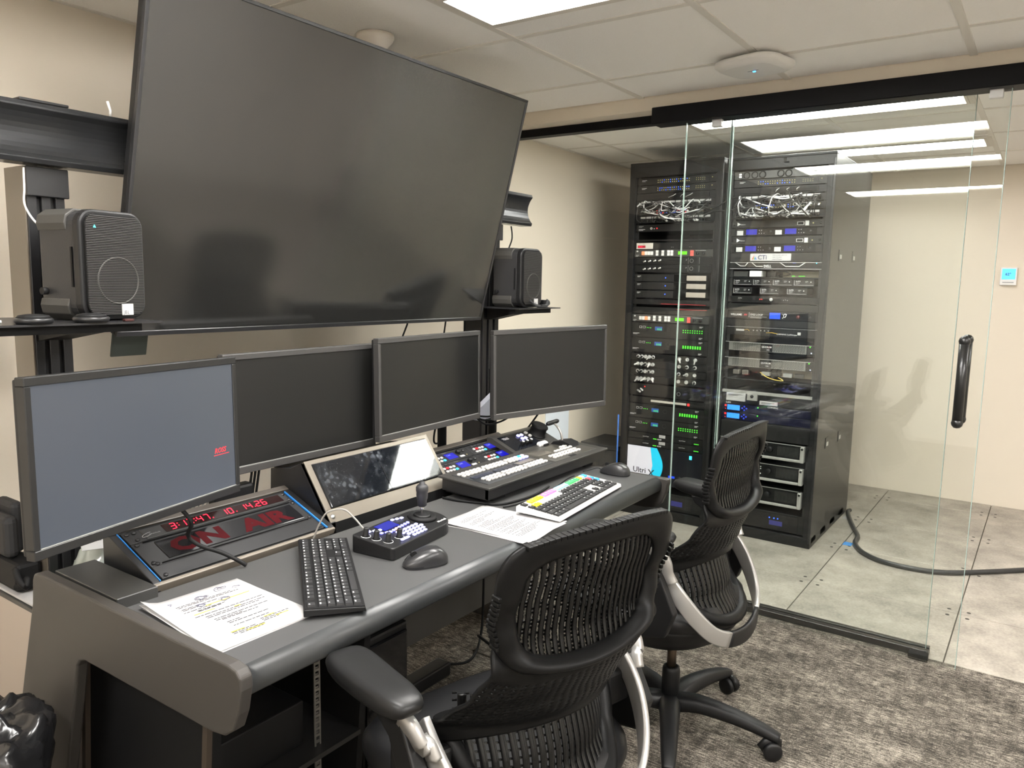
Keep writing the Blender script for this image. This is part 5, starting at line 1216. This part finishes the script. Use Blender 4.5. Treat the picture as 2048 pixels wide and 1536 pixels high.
def ring_mesh():
    b = B(); n = 5; O = loop_pts(OUT_R, n); I = loop_pts(INN_R, n); N = len(O); rings = []
    for (xo, zo), (xi, zi) in zip(O, I):
        ring = []; low = max(0, min(1, (.86-zo)/.10)); K = 7
        for k in range(K+1):
            t = k/K; x = lerp(xo, xi, t); z = lerp(zo, zi, t); bl = (.010+.020*low)*math.sin(PI*(t*.86+.07))**.6
            yb = lerp(yS(xo, zo), lerp(yS(xi, zi), yNet(xi, zi), .35*low), t)
            ring.append(b.b.verts.new((x, yb-bl, z)))
        for k in range(K, -1, -1):
            t = k/K; x = lerp(xo, xi, t); z = lerp(zo, zi, t); bl = .007*math.sin(PI*(t*.86+.07))**.6
            yb = lerp(yS(xo, zo), lerp(yS(xi, zi), yNet(xi, zi), .35*low), t)
            ring.append(b.b.verts.new((x, yb+bl, z)))
        rings.append(ring)
    M_ = len(rings[0])
    for i in range(N):
        a, c = rings[i], rings[(i+1) % N]
        for k in range(M_): b.b.faces.new((a[k], a[(k+1) % M_], c[(k+1) % M_], c[k])).smooth = True
    return b.me('back_frame')
def inside(x, z, poly):
    r = False; n = len(poly)
    for i in range(n):
        (x1, z1), (x2, z2) = poly[i], poly[i-1]
        if (z1 > z) != (z2 > z) and x < (x2-x1)*(z-z1)/(z2-z1)+x1: r = not r
    return r
def strips_and_bars(b, us, vs_, yf, ins, off):
    """tall ribbons (even columns) standing rearward of the short cross bars (odd columns, even rows)"""
    for i in range(len(us)-1):
        x0, x1 = us[i], us[i+1]; cx = (x0+x1)/2; prev = None
        for j in range(len(vs_)-1):
            z0, z1 = vs_[j], vs_[j+1]
            ok = ins(cx, (z0+z1)/2)
            if i % 2 == 0:
                if not ok: prev = None; continue
                if prev is None: prev = (b.b.verts.new((x0, yf(x0, z0)-off, z0)), b.b.verts.new((x1, yf(x1, z0)-off, z0)))
                n = (b.b.verts.new((x0, yf(x0, z1)-off, z1)), b.b.verts.new((x1, yf(x1, z1)-off, z1)))
                b.b.faces.new((prev[0], prev[1], n[1], n[0])).smooth = True; prev = n
            elif ok and j % 2 == 0:
                e = .0015
                b.quad((x0-e, yf(x0, z0), z0), (x1+e, yf(x1, z0), z0), (x1+e, yf(x1, z1), z1), (x0-e, yf(x0, z1), z1))
def net_mesh():
    b = B(); us = []; x = -.170; k = 0
    while x < .171: us.append(x); x += (.0082, .0070)[k % 2]; k += 1
    vs_ = []; z = .738; k = 0
    while z < .962: vs_.append(z); z += (.0036, .0034)[k % 2]; k += 1
    I = loop_pts([(x*1.06, .865+(z-.865)*1.08) for x, z in INN_R], 4)
    strips_and_bars(b, us, vs_, yNet, lambda x, z: inside(x, z, I), .0052)
    return b.me('upper_net')
def band_mesh():
    b = B(); nu = 73; nv = 45
    us = [-1+2*i/(nu-1) for i in range(nu)]; vs_ = [j/(nv-1) for j in range(nv)]
    def zz_(u, v): return lerp(.566+.040*(1-u*u), .744+.050*u**4, v)
    def f(u, v):
        z = zz_(u, v); w_ = tabl([(.566, .224), (.60, .232), (.64, .228), (.70, .216), (.76, .204), (.80, .194)], z)
        x = w_*u
        return (x, yS(x, z)+.006*max(0, min(1, (v-.85)/.1)), z)
    def hole(i, j):
        u = (us[i]+us[i+1])/2; v = (vs_[j]+vs_[j+1])/2
        return i % 3 == 1 and j % 2 == 0 and .20 < v < .80 and abs(u) < .97
    b.grid(f, us, vs_, hole)
    return b.me('lumbar_band')
def yLow(x, z): return tabl([(.38, -.205), (.42, -.185), (.50, -.150), (.62, -.125)], z)+tabl([(.38, .10), (.50, .11), (.62, .13)], z)*(x/.21)**2
def lownet_mesh():
    b = B(); us = []; x = -.186; k = 0
    while x < .187: us.append(x); x += (.0118, .0046)[k % 2]; k += 1
    vs_ = []; z = .424; k = 0
    while z < .640: vs_.append(z); z += (.0030, .0112)[k % 2]; k += 1
    def ins(cx, cz):
        lim = .180 if cz > .50 else .180*math.sqrt(max(0, 1-((.50-cz)/.085)**2))
        return abs(cx) < lim
    strips_and_bars(b, us, vs_, yLow, ins, .004)
    return b.me('lower_net')
def upath(w, ztop, zbot, off, n=28, yf=None):
    """U from the left side down round the bottom to the right"""
    P = []
    for i in range(n+1):
        a = PI*i/n; x = -w*math.cos(a); s_ = math.sin(a)
        z = ztop-(ztop-zbot)*s_**.85; x = -w*math.copysign(abs(math.cos(a))**.75, math.cos(a))
        P.append(Vector((x, (yf or yLow)(x, z)+off, z)))
    return P
def chair_parts():
    M = {}
    M['back_frame'] = (ring_mesh(), CHB); M['upper_net'] = (net_mesh(), CHN); M['lumbar_band'] = (band_mesh(), CHB); M['lower_net'] = (lownet_mesh(), CHN)
    P = upath(.190, .60, .418, -.006)
    M['lower_rim'] = (B().tube(P, .024, prof=[(1.0*math.cos(a), .80*math.sin(a)) for a in [2*PI*i/12 for i in range(12)]]).me('lower_rim'), CHB)
    # silver cradle: flat bar following the U, black middle
    def cy(x, z): return tabl([(.36, -.232), (.40, -.228), (.46, -.205), (.52, -.16), (.58, -.105)], z)+.02*(x/.2)**2
    H_ = [(-.246, -.040, .610), (-.247, -.085, .570), (-.238, -.125, .522), (-.214, -.163, .468), (-.170, -.196, .420), (-.098, -.220, .391), (0, -.230, .381)]
    P = smooth_path(H_+[(-x, y, z) for x, y, z in H_[-2::-1]], 5)
    up = [Vector((p.x/.25, -1.1*(1-(p.x/.262)**2)-.05, .0)).normalized() for p in P]
    flat = [(-.28, -1), (.28, -1), (.34, -.85), (.34, .85), (.28, 1), (-.28, 1), (-.32, .85), (-.32, -.85)]
    nm = len(P)
    M['cradle_bar'] = (B().tube(P[:25], .022, prof=flat, up=up[:25]).me('cradle_bar'), CHL)
    M['cradle_bar2'] = (B().tube(P[-25:], .022, prof=flat, up=up[-25:]).me('cradle_bar'), CHL)
    M['cradle_centre'] = (B().tube(P[24:-24], .0222, prof=flat, up=up[24:-24]).me('cradle_centre'), CHG)
    # seat
    def seat(u, v):
        a = 2*PI*u; c, s_ = math.cos(a), math.sin(a)
        ex = math.copysign(abs(c)**.62, c); ey = math.copysign(abs(s_)**.62, s_)
        prof = [(0, .470), (.45, .472), (.78, .470), (.93, .460), (.99, .442), (1., .425), (.97, .405), (.85, .392), (0, .390)]
        k = v*(len(prof)-1); i = min(int(k), len(prof)-2); t = k-i
        r = lerp(prof[i][0], prof[i+1][0], t); z = lerp(prof[i][1], prof[i+1][1], t)
        y = .055+.235*ey*r; x = .248*ex*r
        return (x, y, z-.03*max(0, (y-.20)/.09)**2*.5+.010*(x/.25)**2)
    b = B(); b.grid(seat, [i/40 for i in range(41)], [i/16 for i in range(17)]); bmesh.ops.remove_doubles(b.b, verts=b.b.verts, dist=1e-5)
    M['seat'] = (b.me('seat', True), CHS)
    M['under_shell'] = (B().lathe([(.02, .300), (.10, .302), (.155, .318), (.195, .345), (.222, .385), (.228, .405), (.10, .41), (0, .41)], 36, (0, .03, 0)).me('under_shell', True), CHG)
    M['gas_lift'] = (B().cyl((0, 0, .19), (0, 0, .305), .0145, n=18).me('gas_lift'), pm('bronze_steel', '#6a5d50', .3, .8))
    M['lift_shroud'] = (B().lathe([(.020, .092), (.0275, .10), (.0275, .19), (.0245, .20), (.016, .203), (.016, .092)], 24).me('lift_shroud'), CHG)
    M['hub'] = (B().lathe([(.030, .070), (.046, .078), (.046, .100), (.036, .108), (0, .108)], 24).me('hub'), CHG)
    L = smooth_path([(.02, 0, .090), (.09, 0, .104), (.19, 0, .098), (.28, 0, .082), (.335, 0, .066)], 5)
    rs = [lerp(.036, .0175, i/(len(L)-1)) for i in range(len(L))]
    M['leg'] = (B().tube(L, rs, prof=[(.62, -.55), (.62, .55), (.45, .85), (-.2, 1.0), (-.62, .95), (-.62, -.95), (-.2, -1.), (.45, -.85)], up=(0, 0, 1)).me('leg'), CHG)
    b = B()
    for s_ in (-1, 1): b.lathe([(.006, -.009), (.022, -.0095), (.0275, -.006), (.0285, 0), (.0275, .006), (.022, .0095), (.006, .009)], 22, (-.012, s_*.0155, .0285), axis='y')
    b.box(-.030, .018, -.005, .005, .02, .05, .003).cyl((0, 0, .045), (0, 0, .07), .008, n=10).tube([(-.045, 0, .034), (-.030, 0, .052), (-.006, 0, .060), (.012, 0, .050)], .0115, 8)
    M['caster'] = (b.me('caster'), CHG)
    # arm pad: rounded slab
    def pad(u, v):
        a = 2*PI*u; c, s_ = math.cos(a), math.sin(a); ex = math.copysign(abs(c)**.5, c); ey = math.copysign(abs(s_)**.55, s_)
        prof = [(0, .020), (.6, .0195), (.86, .016), (.97, .008), (1, -.001), (.98, -.010), (.90, -.018), (.7, -.022), (0, -.022)]
        k = v*(len(prof)-1); i = min(int(k), len(prof)-2); t = k-i; r = lerp(prof[i][0], prof[i+1][0], t); z = lerp(prof[i][1], prof[i+1][1], t)
        y = .130*ey*r; x = (.044+.006*(y/.13))*ex*r
        return (x, y, z+.006*(y/.13)**2)
    b = B(); b.grid(pad, [i/36 for i in range(37)], [i/14 for i in range(15)]); bmesh.ops.remove_doubles(b.b, verts=b.b.verts, dist=1e-5)
    M['arm_pad'] = (b.me('arm_pad', True), pm('arm_pad_rubber', (.008, .008, .008), .40, spec=.35))
    M['rib'] = (B().box(-.0042, .0026, -.0120, .0080, -.0036, .0036, .0018, 2).me('flex_rib'), CHB)
    M['seg'] = (B().box(-.0062, .0062, -.0108, .0078, -.0065, .0014, .0016, 2).me('edge_segment'), CHB)
    return M
CM = chair_parts()
def chair(label, loc, yaw, arm_z, base_yaw, arms=(1, -1), arm_turn=0., rec=0., arm_y=.045):
    t = thing('office_chair', label, 'chair', loc, (0, 0, yaw), 'black mesh-backed office chairs')
    def p(key, name=None, **kw):
        me, m = CM[key]; o = put(name or key, me, m, t, **kw)
        if key in ('back_frame', 'upper_net', 'lumbar_band', 'rib', 'seg'):
            Mr = Matrix.Translation((0, 0, .45)) @ Matrix.Rotation(rec, 4, 'X') @ Matrix.Translation((0, 0, -.45)) @ Matrix.Translation(o.location)
            o.location = Mr.translation; o.rotation_euler = Mr.to_euler()
        return o
    p('back_frame'); n = p('upper_net'); mod_solid(n, .0042, 1); n = p('lumbar_band'); mod_solid(n, .007, 1); n = p('lower_net'); mod_solid(n, .0040, 1)
    p('lower_rim'); p('cradle_bar'); p('cradle_bar2', 'cradle_bar'); p('cradle_centre'); p('seat'); p('under_shell')
    for s_ in (-1, 1):
        for i in range(11):
            z = .800+i*.0098; xo = tabl([(q[1], q[0]) for q in OUT_R[3:8]], z)
            p('rib', 'flex_rib', loc=(s_*(xo-.0012), yS(xo, z)-.002, z))
    O = [q for q in smooth_path([(x, 0, z) for x, z in [(-.172, .979), (-.10, .985), (0, .986), (.10, .985), (.172, .979)]], 7)]
    for q in O[1:-1]:
        p('seg', 'edge_segment', loc=(q.x, yS(q.x, q.z)-.002, q.z))
    for s_ in arms:
        ax = s_*.290
        ho = put('arm_support', B().prism([(.075, arm_z-.020), (-.03, arm_z-.020), (-.055, arm_z-.05), (-.125, .50), (-.10, .43), (.02, .40), (.06, .43), (-.04, .52), (-.005, arm_z-.08), (.06, arm_z-.045)], ax-s_*.012-.014, ax-s_*.012+.014), CHG, t); mod_bevel(ho, .004, 2)
        put('arm_bracket', B().tube(smooth_path([(ax-s_*.004, -.040, arm_z-.026), (ax-s_*.008, -.070, arm_z-.040), (ax-s_*.016, -.085, arm_z-.065), (ax-s_*.026, -.088, .600), (ax-s_*.032, -.100, .575)], 5), .017, prof=[(.40, -1), (.40, 1), (-.40, 1), (-.40, -1)], up=(s_, 0, 0)), CHL, t)
        put('side_link', B().box(min(s_*.20, s_*.275), max(s_*.20, s_*.275), -.075, .02, .49, .565, .008, 2), CHG, t)
        p('arm_pad', loc=(ax, arm_y, arm_z-.0), rot=(0, 0, s_*arm_turn))
    p('gas_lift'); p('lift_shroud'); p('hub')
    for k in range(5):
        a = base_yaw-yaw+k*2*PI/5
        p('leg', rot=(0, 0, a)); p('caster', loc=(.325*math.cos(a), .325*math.sin(a), 0), rot=(0, 0, a+.5+k))
    return t
chair('black mesh-backed office chair in the foreground, cut by the bottom edge', (-2.515, -.01, 0), R(-15), .664, R(-40), rec=R(3.5))
chair('black mesh-backed office chair by the glass wall with its star base in view', (-1.55, .050, 0), R(-1), .70, R(-85), arm_turn=R(-12), arm_y=.020)

# ================================================================ CEILING AND WALL THINGS
ap = thing('access_point', 'white oblong wireless access point with a blue lamp on the ceiling', 'access point', (-.955, .095, H), (0, 0, R(-14)))
put('mount', B().box(-.06, .06, -.07, .07, -.012, 0, .003), DRK, ap)
b = B(); lv = [(.100, .112, -.010), (.108, .120, -.016), (.108, .120, -.026), (.098, .108, -.037), (.080, .088, -.0415)]
rings = []
for (hx, hy, z) in lv:
    rings.append([b.b.verts.new((x, y, z)) for x, y in rrect(hx*2, hy*2, min(hx, hy)*.62, 8)])
for a, c in zip(rings, rings[1:]):
    for i in range(len(a)): b.b.faces.new((a[i], a[(i+1) % len(a)], c[(i+1) % len(a)], c[i])).smooth = True
b.b.faces.new(rings[0]); b.b.faces.new(rings[-1]); put('cover', b, pm('ap_white', '#dcdad6', .35), ap)
put('lamp', B().box(-.003, .003, -.004, .004, -.0445, -.0413), emat('ap_lamp', '#3aa0ff', 6.), ap); put('name_print', B().box(-.010, -.004, -.02, .02, -.0422, -.0414), TEXTG, ap)
sd = thing('smoke_detector', 'round white smoke detector on the ceiling above the television', 'smoke detector', (-1.835, 1.045, H))
put('base', B().lathe([(.060, 0), (.061, -.010), (.055, -.020), (.036, -.040), (.030, -.042), (0, -.042)][::-1], 36), pm('detector_white', '#d8d0c4', .4), sd); put('sensor_cage', B().lathe([(.020, -.042), (.020, -.054), (.014, -.060), (0, -.060)][::-1], 24), pm('cage_grey', '#a8a49c', .4), sd)
vn = thing('ceiling_vent', 'dark square vent in the server room ceiling', 'vent', (1.78, .12, H))
put('frame', B().box(-.16, .16, -.12, .12, -.006, .002, .002), DRK, vn)
for i in range(7): put('louvre', B().box(-.14, .14, -.10+i*.031, -.085+i*.031, -.010, -.006), BLKM, vn)
th = thing('thermostat', 'white wall thermostat with a bright blue screen on the far wall', 'thermostat', (FX, -.577, 1.48), (0, 0, -PI/2))
put('body', B().box(-.045, .045, -.022, 0, -.057, .055, .004, 2), WHT, th); put('screen', B().box(-.036, .036, -.0232, -.0218, -.020, .046), pm('thermo_blue', (.1, .4, .7), .3, emis='#3aa8f0', es=1.2), th)
text('62°', .022, INK, th, (-.018, -.0236, .005), FACE_Y, bold=.02); put('lower_print', B().box(-.03, .03, -.0225, -.0215, -.042, -.036), TEXTG, th)
# floor cable, tape, scrap
put('power_cable', B().tube(smooth_path([(1.33, .100, .014), (1.27, .100, .014), (1.10, .050, .013), (.972, .007, .013), (.82, -.045, .013), (.692, -.056, .013), (.60, -.09, .013), (.528, -.138, .013), (.47, -.21, .013), (.448, -.292, .013), (.445, -.37, .013), (.457, -.447, .013), (.50, -.53, .013), (.566, -.609, .013), (.67, -.72, .013), (.775, -.825, .013), (1.0, -1.05, .013), (1.3, -1.5, .013)], 6), .012, 12), pm('cable_jacket', (.03, .03, .03), .45), label='thick black power cable curving over the raised floor', cat='cable')
put('blue_tape', B().box(.65, .71, -.045, .0, .0002, .0008), pm('blue_tape', '#3f86c8', .6), label='scrap of blue tape on the raised floor by the rack', cat='tape')
put('paper_scrap', B().box(1.16, 1.22, .08, .11, .0002, .001), PAPER, label='tiny white paper scrap on the raised floor behind the rack', cat='scrap')
bxr = put('grey_carton', B().box(.50, .80, 1.30, 1.55, 0, .36, .003), pm('carton_dark', '#3a3836', .6), label='dark box on the floor left of the left rack', cat='box')
put('carton_lid', B().box(.49, .81, 1.29, 1.56, .36, .39, .003), DRK, bxr)
put('wall_sheet', B().box(.17, .44, WY-.006, WY-.001, .28, .66), pm('pale_blue_board', '#e4ebf4', .4), label='pale blue-white board against the wall behind the switcher', cat='board')  # screen reflection painted in as a pale sheet
put('blue_cable', B().tube([(.44, 1.275, .0), (.44, 1.275, .6)], .005, 8), pm('blue_jacket', '#2f62b0', .5), label='blue cable running down the left edge of the left rack', cat='cable')
# ================================================================ LEFT CORNER
# plastic bag behind the deck
pg = thing('plastic_bag_part', 'clear plastic bag with a white barcode label behind the desk deck', 'bag', (-2.83, 1.00, .6146)); pg.name = 'plastic_bag'
def bagf(u, v): return (-2.862+.115*u, .935+.125*v, .622+.045+.10*math.sin(PI*u)**.5*math.sin(PI*v)**.5+.014*noise.noise(Vector((u*6, v*6, 3))))
wput('film', B().grid(bagf, [i/14 for i in range(15)], [i/14 for i in range(15)]), pm('plastic_film', '#9aa09a', .15, spec=.8), pg)
b = B().box(-.032, .032, -.001, .001, -.020, .026); lb = put('label_card', b, PAPER, pg, loc=(-.020, -.05, .150), rot=(R(-35), R(8), 0))
b = B()
for i in range(9): b.box(-.018+i*.004, -.0165+i*.004, -.0018, -.001, 0, .016)
put('barcode', b, INK, lb, kind='stuff')
put('green_card', B().box(-.02, .06, -.03, .04, .0, .03, .003), pm('pale_green', '#8aa878', .5), pg, loc=(.0, .02, .002))
# black holster case on the cabinet
hc = thing('black_case', 'black padded equipment case with straps on the cabinet at the left edge', 'case', (-2.93, 1.10, .6146))
wput('base', B().box(-2.950, -2.892, 1.12, 1.36, .625, .695, .010, 2), BLKM, hc)
wput('pad', B().box(-2.948, -2.915, 1.17, 1.33, .695, .800, .016, 3), pm('soft_black', (.014, .014, .015), .7), hc); wput('pad', B().box(-2.918, -2.889, 1.205, 1.30, .695, .825, .014, 3), MATS['soft_black'], hc)
wput('buckle', B().box(-2.952, -2.947, 1.22, 1.28, .72, .77, .003), BLK, hc)
wput('strap', B().tube(smooth_path([(-2.948, 1.13, .685), (-2.952, 1.105, .665), (-2.945, 1.085, .650), (-2.938, 1.095, .665), (-2.942, 1.115, .645), (-2.95, 1.13, .640)], 6), .008, 6), BLKM, hc)
put('loose_papers', B().box(-2.952, -2.892, 1.0, 1.42, .6146, .6206, .001, 1), PAPER, label='loose white papers under the black case on the cabinet', cat='papers')
# bin with a black bag
bn = thing('waste_bin', 'waste bin with a crumpled black bag in the lower left corner', 'bin', (-3.165, .865, 0))
put('bin_body', B().lathe([(.095, 0), (.11, .02), (.135, .455), (.130, .455), (.105, .03), (0, .03)], 28), BLK, bn)
def bagm(u, v):
    a = 2*PI*u; prof = [(.137, .20), (.150, .27), (.152, .32), (.142, .352), (.115, .368), (.08, .362), (.045, .375), (.015, .39)]
    k = v*(len(prof)-1); i = min(int(k), len(prof)-2); t = k-i; r = lerp(prof[i][0], prof[i+1][0], t); z = lerp(prof[i][1], prof[i+1][1], t)
    nn = noise.noise(Vector((math.cos(a)*3.2, math.sin(a)*3.2, v*4)))+.6*noise.noise(Vector((math.cos(a)*8, math.sin(a)*8, v*9)))
    return ((r+.018*nn)*math.cos(a), (r+.018*nn)*math.sin(a), z+.115+.030*nn)
b = B(); b.grid(bagm, [i/72 for i in range(73)], [i/20 for i in range(21)]); bmesh.ops.remove_doubles(b.b, verts=b.b.verts, dist=1e-5)
put('bag_liner', b, pm('bag_film', (.012, .012, .013), .22, spec=.7), bn, smooth=True)
